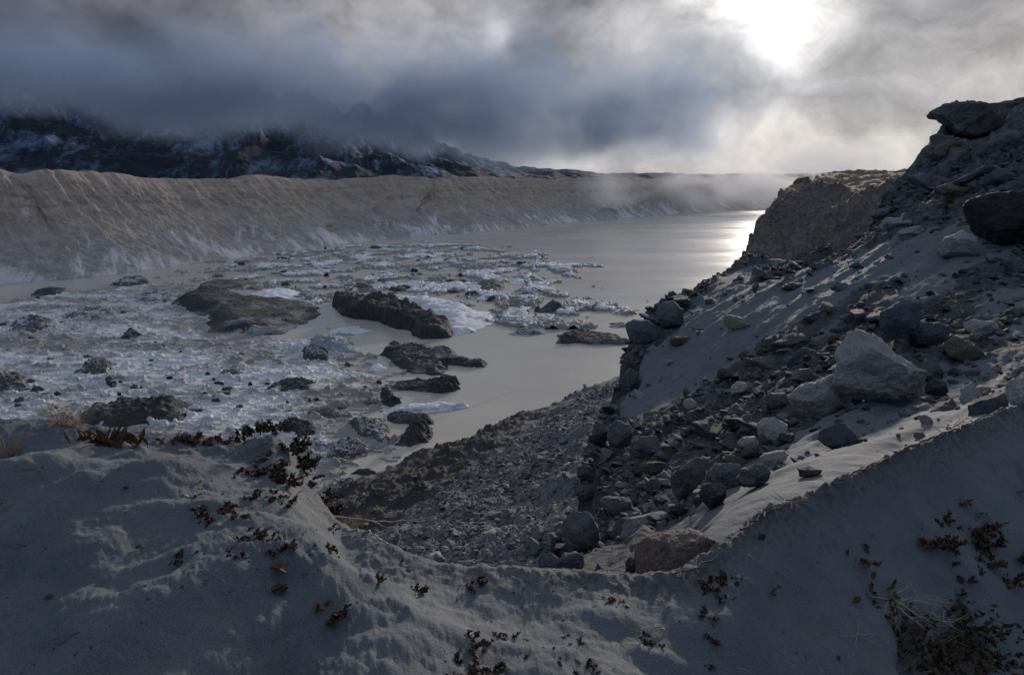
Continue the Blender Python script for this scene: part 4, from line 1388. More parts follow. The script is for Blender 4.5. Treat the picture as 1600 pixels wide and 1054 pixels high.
def outline_rock(name, poly, thick, mat, Y=None, seed=0, sub=5, planes=16, amp=0.055, sink=0.0, dy=0.35, basepy=None):
    """boulder whose outline as seen from the crest is given; it is placed where its foot meets the
    ground and given a real depth (thick, as a share of its width)"""
    P = np.array(poly, float)
    x0, y0 = P.min(0); x1, y1 = P.max(0)
    cx, cy = (x0 + x1) / 2, (y0 + y1) / 2
    if Y is None:
        q = march(cx, min(y1, 1050) - 0.08 * (y1 - y0) if basepy is None else basepy)
        Y = q[1] if q is not None else 20.0
    Wd = (x1 - x0)
    scale = Y * (CP + 0) / F / (CP + (527 - cy) / F * SP) / CP
    d = ray(cx, cy)
    t = Y / d[1]
    scale = t / F                       # metres per picture unit at that range
    T = thick * Wd * scale * 0.5
    c = d * ((Y + dy * T) / d[1])
    scale = ((Y + dy * T) / d[1]) / F
    # radius by angle
    ang = np.linspace(-np.pi, np.pi, 361)
    rad_ = np.zeros(361)
    L = (P - [cx, cy]) * [1, -1]
    n = len(L)
    for i, a in enumerate(ang):
        u = np.array([math.cos(a), math.sin(a)]); best = 0
        for j in range(n):
            p, q = L[j], L[(j + 1) % n]
            e = q - p
            den = u[0] * e[1] - u[1] * e[0]
            if abs(den) < 1e-9: continue
            tt = (p[0] * e[1] - p[1] * e[0]) / den
            ss = (p[0] * u[1] - p[1] * u[0]) / den
            if tt > 0 and -1e-6 <= ss <= 1 + 1e-6: best = max(best, tt)
        rad_[i] = best
    rs = np.random.RandomState(seed)
    v, f = ico(sub)
    a = np.arctan2(v[:, 2], v[:, 0])
    rho = np.sqrt(v[:, 0] ** 2 + v[:, 2] ** 2)
    R_ = np.interp(a, ang, rad_) * scale
    w_ = np.stack([R_ * rho ** 0.8 * np.cos(a), np.sign(v[:, 1]) * np.abs(v[:, 1]) ** 0.8 * T, R_ * rho ** 0.8 * np.sin(a)], 1)
    big = max(R_.max(), T)
    w_ = w_ / big
    for k in range(planes):
        nn = rs.normal(size=3); nn[1] = -abs(nn[1]) - 0.45
        nn /= np.linalg.norm(nn)
        ext = (w_ @ nn).max()
        dd = ext * rs.uniform(0.58, 0.93)
        w_ = w_ - (np.maximum(w_ @ nn - dd, 0) * 0.93)[:, None] * nn
    w_ = rough_up(w_, seed, amp)
    w_ = w_ * big
    # turn so that local y looks away from the viewpoint
    az = math.atan2(c[0], c[1])
    ca, sa = math.cos(-az), math.sin(-az)
    w2 = np.stack([w_[:, 0] * ca - w_[:, 1] * sa, w_[:, 0] * sa + w_[:, 1] * ca, w_[:, 2]], 1)
    me = quick_mesh(name, w2, f)
    return obj(name, me, M[mat], loc=(c[0], c[1], c[2] - sink))


def box_px(cx, cy, w_, h_, rot=0, seed=0, n=9):
    rs = random.Random(seed)
    out = []
    for i in range(n):
        a = 2 * math.pi * (i + rs.uniform(-.25, .25)) / n
        k = 1.0 / max(abs(math.cos(a)), abs(math.sin(a))) ** 0.55 * rs.uniform(.86, 1.04)
        x = math.cos(a) * w_ / 2 * k; y = math.sin(a) * h_ / 2 * k
        c, s = math.cos(math.radians(rot)), math.sin(math.radians(rot))
        out.append((cx + x * c - y * s, cy + x * s + y * c))
    return out


BOULDERS = [
    # outline, thickness, material, label, options
    ([(1313, 540), (1318, 526), (1335, 519), (1360, 523), (1380, 538), (1410, 560), (1418, 572), (1440, 578), (1456, 600), (1444, 628), (1408, 648), (1385, 645),
      (1340, 643), (1316, 632), (1309, 590)], 0.8, 'r_pale', 'biggest pale boulder, a broad angular grey white block in the middle of the sand slope', dict(sub=6, planes=20, seed=5, amp=.075, name_='boulder')),
    ([(1376, 494), (1392, 478), (1408, 467), (1428, 468), (1440, 490), (1434, 508), (1415, 522), (1398, 536), (1382, 520)], 0.8, 'r_blue', 'upright blue grey boulder perched above the biggest pale boulder', dict(seed=6)),
    ([(1372, 500), (1382, 488), (1396, 486), (1404, 512), (1398, 534), (1382, 520)], 0.9, 'r_rust', 'ochre stone leaning against the upright blue grey boulder', dict(seed=7, dy=-.3)),
    ([(1508, 345), (1520, 316), (1560, 300), (1640, 292), (1690, 340), (1660, 385), (1600, 388), (1556, 402), (1525, 386)], 0.7, 'r_black', 'huge black boulder at the right edge of the picture', dict(seed=8, sub=6, planes=14)),
    ([(1468, 392), (1478, 372), (1500, 360), (1520, 370), (1528, 395), (1512, 408), (1480, 406)], 0.9, 'r_pale', 'pale rounded boulder wedged below the huge black one', dict(seed=9)),
    ([(1453, 310), (1465, 292), (1485, 282), (1508, 290), (1505, 308), (1480, 320), (1460, 322)], 0.9, 'r_rust', 'orange brown boulder above and left of the huge black one', dict(seed=10)),
    ([(1538, 235), (1550, 212), (1572, 203), (1600, 208), (1590, 238), (1560, 246)], 0.8, 'r_grey', 'smooth grey boulder high on the crag under the skyline', dict(seed=11)),
    ([(1456, 242), (1468, 226), (1488, 216), (1494, 230), (1476, 246), (1460, 250)], 0.8, 'r_brown', 'tan stone set in the crag below the overhang', dict(seed=12)),
    ([(1124, 498), (1140, 492), (1160, 496), (1174, 508), (1160, 520), (1140, 518), (1128, 510)], 0.9, 'r_cream', 'cream coloured boulder alone in the steep sand bowl', dict(seed=13)),
    ([(1022, 486), (1034, 472), (1052, 470), (1068, 484), (1070, 502), (1058, 518), (1036, 514), (1024, 502)], 0.9, 'r_grey', 'round grey boulder on the lip of the cliff against the lake', dict(seed=14, dy=0)),
    ([(974, 508), (988, 499), (1010, 500), (1028, 508), (1026, 530), (1005, 536), (984, 534)], 0.9, 'r_grey', 'squarish grey boulder jutting leftmost from the cliff lip over the lake', dict(seed=15, dy=0)),
    (box_px(1062, 533, 40, 17, -4, 3), 0.6, 'r_rust', 'flat ochre slab under the round grey boulder of the cliff lip', dict(seed=16, dy=0)),
    ([(1141, 608), (1150, 596), (1164, 598), (1171, 610), (1160, 621), (1146, 618)], 0.9, 'r_pale', 'small speckled pale boulder at the foot of the sand bowl', dict(seed=17)),
    (box_px(1132, 583, 26, 26, 30, 5), 0.6, 'r_dark', 'dark rounded rock sticking out of the middle of the sand bowl', dict(seed=18)),
    ([(1066, 608), (1072, 602), (1080, 616), (1076, 628), (1068, 620)], 0.6, 'r_grey', 'thin upright splinter of stone in the shaded sand bowl', dict(seed=19)),
    (box_px(1046, 565, 12, 9, 0, 6), 0.9, 'r_pale', 'small white stone below the flat ochre slab', dict(seed=20, dy=0)),
    ([(878, 815), (892, 800), (920, 798), (935, 820), (938, 850), (920, 872), (892, 868), (880, 845)], 0.9, 'r_grey', 'large rounded boulder at the bottom of the cliff above the blue stones', dict(seed=21, dy=0)),
    ([(837, 880), (842, 866), (858, 862), (873, 872), (866, 892), (850, 902), (838, 898)], 0.8, 'r_blue', 'leftmost blue grey stone on the sand crest', dict(seed=22, Y=3.35)),
    ([(868, 884), (880, 866), (900, 861), (914, 872), (914, 894), (885, 900), (870, 898)], 0.8, 'r_blue', 'rounded slate blue stone at the crest, second from the left', dict(seed=23, Y=3.45)),
    ([(868, 895), (878, 888), (892, 890), (892, 902), (874, 903)], 0.9, 'r_dark', 'small dark pebble between the two blue crest stones', dict(seed=24, Y=3.22)),
    ([(925, 900), (934, 880), (950, 893), (962, 908), (940, 910)], 0.7, 'r_blue', 'small pointed blue stone half buried in the crest', dict(seed=25, Y=3.2)),
    ([(988, 868), (1005, 852), (1040, 840), (1078, 827), (1100, 830), (1130, 852), (1118, 880), (1060, 905), (998, 908)], 0.7, 'r_red', 'big reddish brown slab lying against the sand crest', dict(seed=26, Y=3.45, sub=6, planes=8, amp=.045)),
    ([(976, 880), (984, 866), (994, 872), (996, 905), (980, 905)], 0.9, 'r_dark', 'narrow dark stone touching the left end of the reddish slab', dict(seed=27, Y=3.4)),
    ([(1044, 756), (1056, 736), (1084, 712), (1106, 712), (1102, 738), (1086, 772), (1078, 792), (1060, 785)], 0.7, 'r_grey', 'tall tapering pale boulder standing at the edge of the gully', dict(seed=28, dy=0)),
    ([(1178, 672), (1190, 656), (1208, 652), (1228, 662), (1230, 680), (1212, 692), (1190, 692)], 0.9, 'r_pale', 'round mottled pale boulder left of the flat sandy slab', dict(seed=29)),
    ([(1150, 698), (1160, 684), (1178, 680), (1186, 692), (1172, 704), (1156, 706)], 0.9, 'r_pale', 'smaller pale stone just left of the round mottled boulder', dict(seed=30)),
    ([(1152, 716), (1164, 700), (1180, 694), (1190, 704), (1184, 718), (1160, 723)], 0.7, 'r_brown', 'dark brown wedge stone below the round mottled boulder', dict(seed=31)),
    ([(1231, 626), (1248, 608), (1280, 590), (1310, 575), (1330, 590), (1322, 630), (1290, 648), (1262, 656), (1244, 640)], 0.5, 'r_pale', 'broad flat slab dusted with sand left of the biggest boulder', dict(seed=32, planes=4)),
    ([(1193, 628), (1204, 614), (1225, 612), (1236, 626), (1230, 645), (1204, 646)], 0.9, 'r_grey', 'square grey block left of the flat sandy slab', dict(seed=33)),
    ([(1236, 592), (1246, 578), (1264, 574), (1272, 586), (1262, 602), (1244, 603)], 0.9, 'r_grey', 'rounded grey boulder above the flat sandy slab', dict(seed=34)),
    ([(1408, 520), (1425, 505), (1462, 502), (1488, 515), (1470, 535), (1440, 548), (1420, 540)], 0.6, 'r_blue', 'bluish sloping slab right of the upright blue grey boulder', dict(seed=35)),
    ([(1500, 512), (1520, 500), (1548, 500), (1560, 514), (1545, 532), (1518, 530)], 0.7, 'r_pale', 'pale speckled block near the right side beneath the drift', dict(seed=36)),
    ([(1468, 536), (1490, 525), (1520, 535), (1542, 558), (1520, 568), (1490, 560)], 0.7, 'r_brown', 'brown flat sided rock below the bluish sloping slab', dict(seed=37)),
    ([(1446, 605), (1456, 592), (1474, 594), (1480, 610), (1468, 622), (1450, 620)], 0.9, 'r_dark', 'dark blue stone tucked behind the biggest pale boulder', dict(seed=38)),
    ([(1570, 614), (1582, 596), (1612, 586), (1640, 600), (1630, 640), (1586, 636)], 0.8, 'r_pale', 'whitish boulder cut off by the right edge above the roots', dict(seed=39)),
    ([(1289, 536), (1297, 522), (1310, 519), (1308, 536), (1296, 542)], 0.8, 'r_rust', 'little rust coloured stone up slope of the biggest boulder', dict(seed=40)),
    (box_px(968, 684, 44, 56, 10, 8), 0.8, 'r_grey', 'big grey rock bulging from the cliff face, upper of the row', dict(seed=41, dy=.3)),
    (box_px(1012, 700, 46, 42, -10, 9), 0.8, 'r_grey', 'blocky grey rock set in the shaded cliff beside the bulging one', dict(seed=42, dy=.3)),
    (box_px(938, 682, 26, 48, 5, 10), 0.8, 'r_dark', 'dark rock forming the left outline of the cliff', dict(seed=43, dy=0)),
    (box_px(916, 742, 30, 34, 5, 11), 0.8, 'r_dark', 'pale sided rock at the cliff outline above the gravel', dict(seed=44, dy=0)),
    (box_px(962, 792, 56, 32, 0, 12), 0.7, 'r_grey', 'sand capped ledge block above the large rounded cliff foot boulder', dict(seed=45, dy=.2)),
    (box_px(910, 768, 30, 22, -10, 13), 0.8, 'r_brown', 'brown block left of the sand capped ledge', dict(seed=46, dy=.2)),
    ([(1006, 765), (1015, 748), (1028, 747), (1034, 760), (1024, 772), (1010, 775)], 0.9, 'r_blue', 'pale blue stone in the shade left of the tall tapering boulder', dict(seed=47)),
    (box_px(1009, 746, 15, 13, 0, 14), 0.9, 'r_grey', 'little round stone above the pale blue one', dict(seed=48)),
    (box_px(1132, 744, 62, 46, -15, 15), 0.8, 'r_grey', 'sand draped rock right of the tall tapering boulder', dict(seed=49)),
    (box_px(1112, 776, 46, 46, 0, 16), 0.8, 'r_dark', 'shadowed rock under the sand draped one', dict(seed=50)),
    (box_px(1178, 748, 58, 40, -25, 17), 0.8, 'r_grey', 'sand draped rock second right of the tall tapering boulder', dict(seed=51)),
    (box_px(1208, 716, 50, 20, -20, 18), 0.7, 'r_pale', 'long low pale stone below the round mottled boulder', dict(seed=52)),
    ([(1240, 738), (1262, 730), (1288, 733), (1280, 742), (1250, 748)], 0.7, 'r_brown', 'flat brown stone poking from the sand drift above the crest', dict(seed=53)),
    ([(1238, 286), (1246, 278), (1262, 276), (1270, 291), (1242, 293)], 0.8, 'r_brown', 'boulder on the brow of the farther spur against the mist', dict(seed=54, Y=60, dy=0)),
    ([(1416, 276), (1440, 268), (1480, 280), (1486, 300), (1450, 298), (1425, 288)], 0.5, 'r_grey', 'long bluish slab in the crag below the skyline', dict(seed=55)),
    ([(1360, 336), (1372, 326), (1392, 324), (1396, 336), (1376, 345)], 0.7, 'r_grey', 'grey block where the slope meets the farther spur', dict(seed=56)),
    ([(1296, 450), (1306, 440), (1322, 442), (1326, 452), (1300, 456)], 0.7, 'r_grey', 'lone grey stone high in the sand below the far spur', dict(seed=57)),
    ([(1175, 447), (1181, 436), (1186, 445), (1182, 462), (1176, 458)], 0.7, 'r_grey', 'upright pale stone near the top of the sand bowl', dict(seed=58)),
    (box_px(1108, 472, 16, 12, 0, 20), .8, 'r_grey', 'grey stone in the sand bowl left of the upright pale one', dict(seed=59)),
    (box_px(1580, 318, 60, 14, -6, 21), .8, 'r_pale', 'thin pale slab lying on top of the huge black boulder', dict(seed=60)),
    ([(1478, 294), (1530, 262), (1560, 244), (1572, 250), (1530, 278), (1490, 302)], .4, 'r_grey', 'long leaning grey slab on the crag below the smooth boulder', dict(seed=61)),
]
for i, (poly, th, mt, lab, kw) in enumerate(BOULDERS):
    kw = dict(kw); kw.pop('name_', None)
    o = outline_rock('boulder' if 'slab' not in lab else 'rock_slab', poly, th, mt, **kw)
    tag(o, lab, 'boulder' if 'slab' not in lab else 'slab')

# crag at the skyline: an overhanging beak of compacted till
def crag(name, polys, Y, mat, label, seed):
    Vs = []; Fs = []; n0 = 0; base_loc = None
    for k, (poly, th, dY) in enumerate(polys):
        o = outline_rock('tmp', poly, th, mat, Y=Y + dY, seed=seed + k, sub=5, planes=4, amp=.10, dy=0)
        me = o.data
        v = np.zeros(len(me.vertices) * 3); me.vertices.foreach_get('co', v)
        f = np.zeros(len(me.loops), dtype=int); me.loops.foreach_get('vertex_index', f)
        v = v.reshape(-1, 3) + np.array(o.location)
        Vs.append(v); Fs.append(f.reshape(-1, 3) + n0); n0 += len(v)
        bpy.data.objects.remove(o); bpy.data.meshes.remove(me)
    Vv = np.vstack(Vs); c = Vv.mean(0)
    o = obj(name, quick_mesh(name, Vv - c, np.vstack(Fs)), M[mat], loc=c)
    tag(o, label, 'crag')
    return o


crag('crag', [([(1450, 182), (1456, 170), (1478, 160), (1500, 158), (1528, 163), (1548, 175), (1560, 195), (1530, 215), (1500, 215), (1486, 200), (1470, 186)], .6, 0),
              ([(1486, 198), (1520, 180), (1560, 180), (1580, 205), (1560, 235), (1500, 232), (1488, 215)], .8, .6)], 33,
     'r_till', 'hooked overhanging beak of till against the clouds', 900)
crag('crag', [([(1452, 212), (1462, 207), (1484, 212), (1494, 228), (1470, 250), (1456, 240)], .7, 0)], 32, 'r_till', 'small knobbly crag right below the hooked overhang', 910)
crag('crag', [([(1540, 172), (1556, 160), (1600, 154), (1690, 150), (1740, 190), (1680, 215), (1590, 208), (1555, 196)], .6, 0)], 34.5, 'r_till', 'broad dark crag on the skyline at the right edge', 920)

# loose stones one could count, on the slope and on the scree
STONE = []
for k in range(10):
    rs_ = np.random.RandomState(k + 40)
    me = rock_mesh('stone', 60 + k, (1, rs_.uniform(.5, .85), rs_.uniform(.25, .6)), sub=4, planes=18, amp=.09)
    STONE.append(me)
STM = [M[k] for k in ('r_grey', 'r_dark', 'r_grey', 'r_pale', 'r_brown', 'r_dark', 'r_grey', 'r_blue', 'r_grey', 'r_dark')]
for me, m_ in zip(STONE, STM):
    me.materials.append(m_)
rnd = random.Random(77)


def stone(q, size, group, label, tiltv=0.35):
    o = bpy.data.objects.new('stone', STONE[rnd.randrange(10)])
    col_main.objects.link(o)
    o.location = (q[0], q[1], q[2] + size * 0.02)
    o.rotation_euler = (rnd.uniform(-tiltv, tiltv), rnd.uniform(-tiltv, tiltv), rnd.uniform(0, 6.28))
    o.scale = (size, size, size * rnd.uniform(.8, 1.2))
    tag(o, label, 'stone', group)


n_ = 0
while n_ < 125:
    px = rnd.uniform(880, 1600); py = rnd.uniform(280, 880)
    q = march(px, py)
    if q is None: continue
    z, reg, s_, _, _ = terrain(np.array([q[0]]), np.array([q[1]]), False)
    if reg[0] != 1 or q[1] < 6.5: continue
    if rnd.random() < float(s_[0]) * 0.70: continue
    stone(q, (0.10 + 0.42 * rnd.random() ** 2.4) * (1.0 if q[1] < 14 else 1.35), 'loose stones strewn over the dark sandy slope', 'loose stone strewn on the dark sandy rubble slope')
    n_ += 1
n_ = 0
while n_ < 90:
    px = rnd.uniform(520, 960); py = rnd.uniform(600, 885)
    q = march(px, py)
    if q is None or q[1] < 20: continue
    z, reg, _, dirt_, _ = terrain(np.array([q[0]]), np.array([q[1]]), False)
    if reg[0] != 3: continue
    stone(q, 0.35 + 0.75 * rnd.random() ** 2.5, 'cobbles and boulders lying on the scree', 'loose cobble lying on the grey scree slope')
    n_ += 1


def heap(name, n, sampler, mats, label, cat, sub=1, seed=1):
    """one mesh of very many small stones"""
    rs = np.random.RandomState(seed)
    base = []
    for k in range(8):
        v, f = ico(sub)
        v = cut(v.copy(), rs, 9, .35, .85)
        base.append((v * np.array([1, rs.uniform(.5, .9), rs.uniform(.3, .65)]), f))
    Pn, Sz = sampler(rs, n)
    n = len(Pn)
    Vs, Fs = [], []; off_ = 0; colr = []
    for k in range(8):
        idx = np.arange(k, n, 8)
        v, f = base[k]
        m = len(idx)
        a = rs.uniform(0, 6.283, m); b = rs.normal(0, .4, m)
        ca, sa, cb, sb = np.cos(a), np.sin(a), np.cos(b), np.sin(b)
        x = v[None, :, 0] * cb[:, None] + v[None, :, 2] * sb[:, None]
        z = -v[None, :, 0] * sb[:, None] + v[None, :, 2] * cb[:, None]
        y = np.repeat(v[None, :, 1], m, 0)
        X_ = x * ca[:, None] - y * sa[:, None]; Y_ = x * sa[:, None] + y * ca[:, None]
        W_ = np.stack([X_, Y_, z], 2) * Sz[idx][:, None, None] + Pn[idx][:, None, :]
        Vs.append(W_.reshape(-1, 3)); colr.append(np.repeat(rs.rand(m), len(v)))
        Fs.append((f[None] + (np.arange(m) * len(v))[:, None, None]).reshape(-1, 3) + off_)
        off_ += m * len(v)
    me = quick_mesh(name, np.vstack(Vs), np.vstack(Fs), smooth=False)
    attr(me, 'tone', np.concatenate(colr))
    o = obj(name, me, mats)
    tag(o, label, cat, kind='stuff')
    return o


def pebble_mat(name, dark, light):
    m, t, b = newmat(name)
    p = pos(t)
    tn = A(t, 'tone')
    c = t.mix(tn, dark, light)
    c = t.mix(t.mr(tn, .93, .95), c, (0.17, 0.12, 0.085))
    n = t.noise(p, 9, 4, .7)
    c = t.mix(t.mr(n, .3, .7), t.mix(1.0, c, (.7, .7, .7), 'MULTIPLY'), c)
    dz = t.m('MULTIPLY', t.mr(nrmz(t), .6, .95), .45)
    c = t.mix(dz, c, SAND)
    t.put(b.inputs['Base Color'], c)
    b.inputs['Roughness'].default_value = .9
    return m


def samp_scree(rs, n):
    # most of it follows the pale band of cobbles, the rest is everywhere on the apron
    out = []
    while sum(len(o_) for o_ in out) < n:
        ph = rs.uniform(-0.35, 0.28, 6000); r = np.exp(rs.uniform(math.log(16), math.log(190), 6000))
        x = np.sin(ph) * r; y = np.cos(ph) * r
        z, reg, _, dirt_, _ = terrain(x, y)
        dl = talus(x, y)[1]
        bandp = np.exp(-((dl - (97 - 0.48 * y)) / 8.0) ** 2)
        keep = (reg == 3) & (dl > 0) & (rs.rand(6000) < 0.13 + 0.87 * bandp - 0.08 * dirt_)
        out.append(np.stack([x, y, z, bandp], 1)[keep])
    a_ = np.vstack(out)[:n]
    sz = (0.06 + 0.20 * rs.rand(len(a_)) ** 2.6 + a_[:, 3] * (0.04 + 0.40 * rs.rand(len(a_)) ** 2)) * (0.6 + np.hypot(a_[:, 0], a_[:, 1]) / 130)
    return a_[:, :3] + np.stack([0 * sz, 0 * sz, sz * .2], 1), sz


def samp_slope(rs, n):
    out = []
    while sum(len(o_) for o_ in out) < n:
        ph = rs.uniform(0.03, 0.72, 8000); r = np.exp(rs.uniform(math.log(7.0), math.log(36), 8000))
        x = np.sin(ph) * r; y = np.cos(ph) * r
        z, reg, s_, _, _ = terrain(x, y)
        cl = fbm2(x / 1.3, y / 1.3, 3, seed=501)
        keep = (reg == 1) & (rs.rand(8000) < np.clip(0.95 - 1.25 * s_ + 0.5 * cl, 0.05, 1))
        out.append(np.stack([x, y, z], 1)[keep])
    a_ = np.vstack(out)[:n]
    r = np.hypot(a_[:, 0], a_[:, 1])
    sz = (0.018 + 0.15 * rs.rand(len(a_)) ** 3.0) * (0.55 + r / 22)
    return a_ + np.stack([0 * sz, 0 * sz, sz * .15], 1), sz


heap('scree_cobbles', 16000, samp_scree, pebble_mat('scree_cobbles', (.050, .050, .054), (.25, .25, .258)), 'pale cobbles covering the grey scree slope', 'cobbles', 1, 3)
heap('slope_rubble', 9000, samp_slope, pebble_mat('slope_rubble', (.026, .027, .031), (.115, .116, .125)), 'small dark rubble covering the right hand slope', 'rubble', 1, 4)


def samp_litter(rs, n):
    out = []
    while sum(len(o_) for o_ in out) < n:
        ph = rs.uniform(-0.75, 0.72, 8000); r = rs.uniform(1.7, 7.5, 8000)
        x = np.sin(ph) * r; y = np.cos(ph) * r
        z, reg, s_, _, g_ = terrain(x, y)
        cl = fbm2(x * 1.6, y * 1.6, 3, seed=601)
        keep = (reg == 0) & (rs.rand(8000) < np.clip(0.10 + 0.7 * (cl - .1) + 0.5 * g_, 0.03, 1))
        out.append(np.stack([x, y, z], 1)[keep])
    a_ = np.vstack(out)[:n]
    sz = 0.0022 + 0.011 * rs.rand(len(a_)) ** 4
    return a_ + np.stack([0 * sz, 0 * sz, sz * .2], 1), sz


heap('sand_litter', 5200, samp_litter, pebble_mat('sand_litter', (.022, .019, .018), (.11, .10, .098)), 'dark crumbs and grit scattered on the sandy crest', 'grit', 1, 6)
# ------------------------------------------------------------------ dead plants on the sand crest
class MB:
    def __init__(self):
        self.v = []; self.f = []

    def tube(self, pts, r0, r1, k=5):
        n = len(pts); base = len(self.v)
        for i, p in enumerate(pts):
            p = Vector(p)
            d = (Vector(pts[min(i + 1, n - 1)]) - Vector(pts[max(i - 1, 0)]))
            if d.length < 1e-9: d = Vector((0, 0, 1))
            d.normalize()
            a = d.orthogonal().normalized(); b = d.cross(a)
            r = r0 + (r1 - r0) * i / (n - 1)
            for j in range(k):
                an = 2 * math.pi * j / k
                self.v.append(tuple(p + (a * math.cos(an) + b * math.sin(an)) * r))
        for i in range(n - 1):
            for j in range(k):
                a0 = base + i * k + j; a1 = base + i * k + (j + 1) % k
                self.f.append((a0, a1, a1 + k, a0 + k))

    def leaf(self, p, d, up, L, W, curl, rs):
        """small curled leaf blade with a folded midrib and a little thickness"""
        d = Vector(d).normalized(); side = d.cross(Vector(up))
        if side.length < 1e-4: side = d.orthogonal()
        side.normalize(); nn = side.cross(d).normalized()
        base = len(self.v); n = 5
        q = Vector(p); ang = 0
        for s_ in (0, 1):
            q = Vector(p)
            for i in range(n):
                t = i / (n - 1)
                wd = W * math.sin(math.pi * (0.12 + 0.86 * t)) ** 0.8 * 0.5
                ang = curl * t
                dd = d * math.cos(ang) + nn * math.sin(ang)
                nn2 = nn * math.cos(ang) - d * math.sin(ang)
                o_ = -nn2 * (W * 0.05) * s_
                fold = W * 0.22
                self.v += [tuple(q - side * wd + nn2 * fold * wd / (W * .5 + 1e-6) + o_), tuple(q + o_), tuple(q + side * wd + nn2 * fold * wd / (W * .5 + 1e-6) + o_)]
                q = q + dd * (L / (n - 1))
        m = 3 * n
        for i in range(n - 1):
            a = base + i * 3
            for j in (0, 1):
                self.f.append((a + j, a + j + 1, a + j + 4, a + j + 3))
                self.f.append((a + m + j + 3, a + m + j + 4, a + m + j + 1, a + m + j))

    def build(self, name, mat, parent):
        me = bpy.data.meshes.new(name)
        me.from_pydata(self.v, [], self.f)
        for p in me.polygons: p.use_smooth = True
        return obj(name, me, mat, parent)


def root_empty(name, loc, label, cat, group=None):
    o = bpy.data.objects.new(name, None)
    col_main.objects.link(o)
    o.location = loc
    o.empty_display_size = 0.02
    tag(o, label, cat, group)
    return o


def curve_pts(p, d, L, n, bend, rs, droop=0.0):
    pts = [Vector(p)]; d = Vector(d).normalized()
    for i in range(n):
        d = (d + Vector((rs.uniform(-1, 1), rs.uniform(-1, 1), rs.uniform(-1, 1))) * bend + Vector((0, 0, -droop))).normalized()
        pts.append(pts[-1] + d * (L / n))
    return pts


def sprig(loc, size, label, leaf='leaf', twig='twig', seed=0, stems=9, up=0.55, group=None, density=1.0, lsz=1.0, cat='dead plant', name='dead_sprig'):
    """low clump of dead stems set with small curled leaves"""
    rs = random.Random(seed)
    e = root_empty(name, loc, label, cat, group)
    s = MB(); lf = MB()
    for k in range(stems):
        a = rs.uniform(0, 6.283)
        d = Vector((math.cos(a), math.sin(a), rs.uniform(.15, 1.0) * up * 2))
        L = size * rs.uniform(.45, .8)
        b0 = Vector((math.cos(a), math.sin(a), 0)) * size * rs.uniform(0, .22)
        pts = curve_pts(b0 + Vector((0, 0, -.01)), d, L, 6, .22, rs)
        s.tube(pts, size * .020 * lsz, size * .008 * lsz, 4)
        nl = int(rs.randint(16, 24) * density)
        for j in range(nl):
            t = rs.uniform(.25, 1.0) * 6
            i = min(int(t), 5); p = pts[i].lerp(pts[i + 1], t - i)
            dd = Vector((rs.uniform(-1, 1), rs.uniform(-1, 1), rs.uniform(-.3, 1)))
            lf.leaf(p, dd, (rs.uniform(-1, 1), rs.uniform(-1, 1), 1), size * lsz * rs.uniform(.15, .27), size * lsz * rs.uniform(.09, .16), rs.uniform(-2.2, 2.2), rs)
    s.build('stem', M[twig], e)
    lf.build('foliage', M[leaf], e)
    return e


def twigs(loc, size, label, mat='twig', seed=0, n=7, flat=0.4, group=None, cat='dead twig', name='dead_twig', dirx=None):
    rs = random.Random(seed)
    e = root_empty(name, loc, label, cat, group)
    s = MB(); sub = s
    for k in range(n):
        a = rs.uniform(0, 6.283) if dirx is None else dirx + rs.uniform(-.5, .5)
        d = Vector((math.cos(a), math.sin(a), rs.uniform(.05, 1) * flat))
        L = size * rs.uniform(.5, 1)
        pts = curve_pts((0, 0, -.005), d, L, 9, .20, rs, .03)
        s.tube(pts, size * .013, size * .004, 4)
        for j in range(3):
            i = rs.randint(3, 8)
            d2 = (pts[i] - pts[i - 1]).normalized() + Vector((rs.uniform(-1, 1), rs.uniform(-1, 1), rs.uniform(-.3, .8)))
            sub.tube(curve_pts(pts[i], d2, L * rs.uniform(.15, .4), 5, .25, rs), size * .006, size * .002, 4)
    s.build('branch', M[mat], e)
    return e


def tuft(loc, size, label, seed=0, n=40, mat='grass'):
    rs = random.Random(seed)
    e = root_empty('grass_tuft', loc, label, 'dry grass')
    s = MB(); hd = s
    for k in range(n):
        a = rs.uniform(0, 6.283)
        d = Vector((math.cos(a) * .6, math.sin(a) * .6, 1))
        b0 = Vector((math.cos(a), math.sin(a), 0)) * size * rs.uniform(0, .3)
        pts = curve_pts(b0, d, size * rs.uniform(.4, 1.0), 7, .10, rs, .07)
        s.tube(pts, size * .008, size * .002, 3)
        if rs.random() < .3:
            for j in range(3):
                hd.leaf(pts[-1 - j], (pts[-1] - pts[-2]) + Vector((rs.uniform(-.3, .3),) * 3) * .01, (0, 0, 1), size * .07, size * .02, .4, rs)
    s.build('blades', M[mat], e)
    return e


def big_leaves(loc, size, label, seed=0, n=14):
    rs = random.Random(seed)
    e = root_empty('withered_rosette', loc, label, 'dead plant')
    lf = MB(); s = MB()
    for k in range(n):
        a = rs.uniform(0, 6.283)
        b0 = Vector((rs.uniform(-1, 1) * size * .8, rs.uniform(-.3, .3) * size * .8, 0))
        d = Vector((math.cos(a), math.sin(a) * .6, rs.uniform(.4, 1.5)))
        lf.leaf(b0 + Vector((0, 0, -.01)), d, (math.sin(a), -math.cos(a), .4), size * rs.uniform(.35, .68), size * rs.uniform(.11, .2), rs.uniform(-1.2, 1.2), rs)
        s.tube([b0 + Vector((0, 0, -.03)), b0 + Vector((0, 0, -.01)), b0 + d.normalized() * size * .1], size * .02, size * .012, 4)
    s.build('stem', M['twig'], e)
    lf.build('foliage', M['leaf3'], e)
    return e


def ground(px, py):
    q = march(px, py, 1.2, 9)
    return q if q is not None else P3(px, py, 4)


def mpp(q):
    """metres covered by one picture unit at q"""
    return (q[1] * CP - q[2] * SP) / F


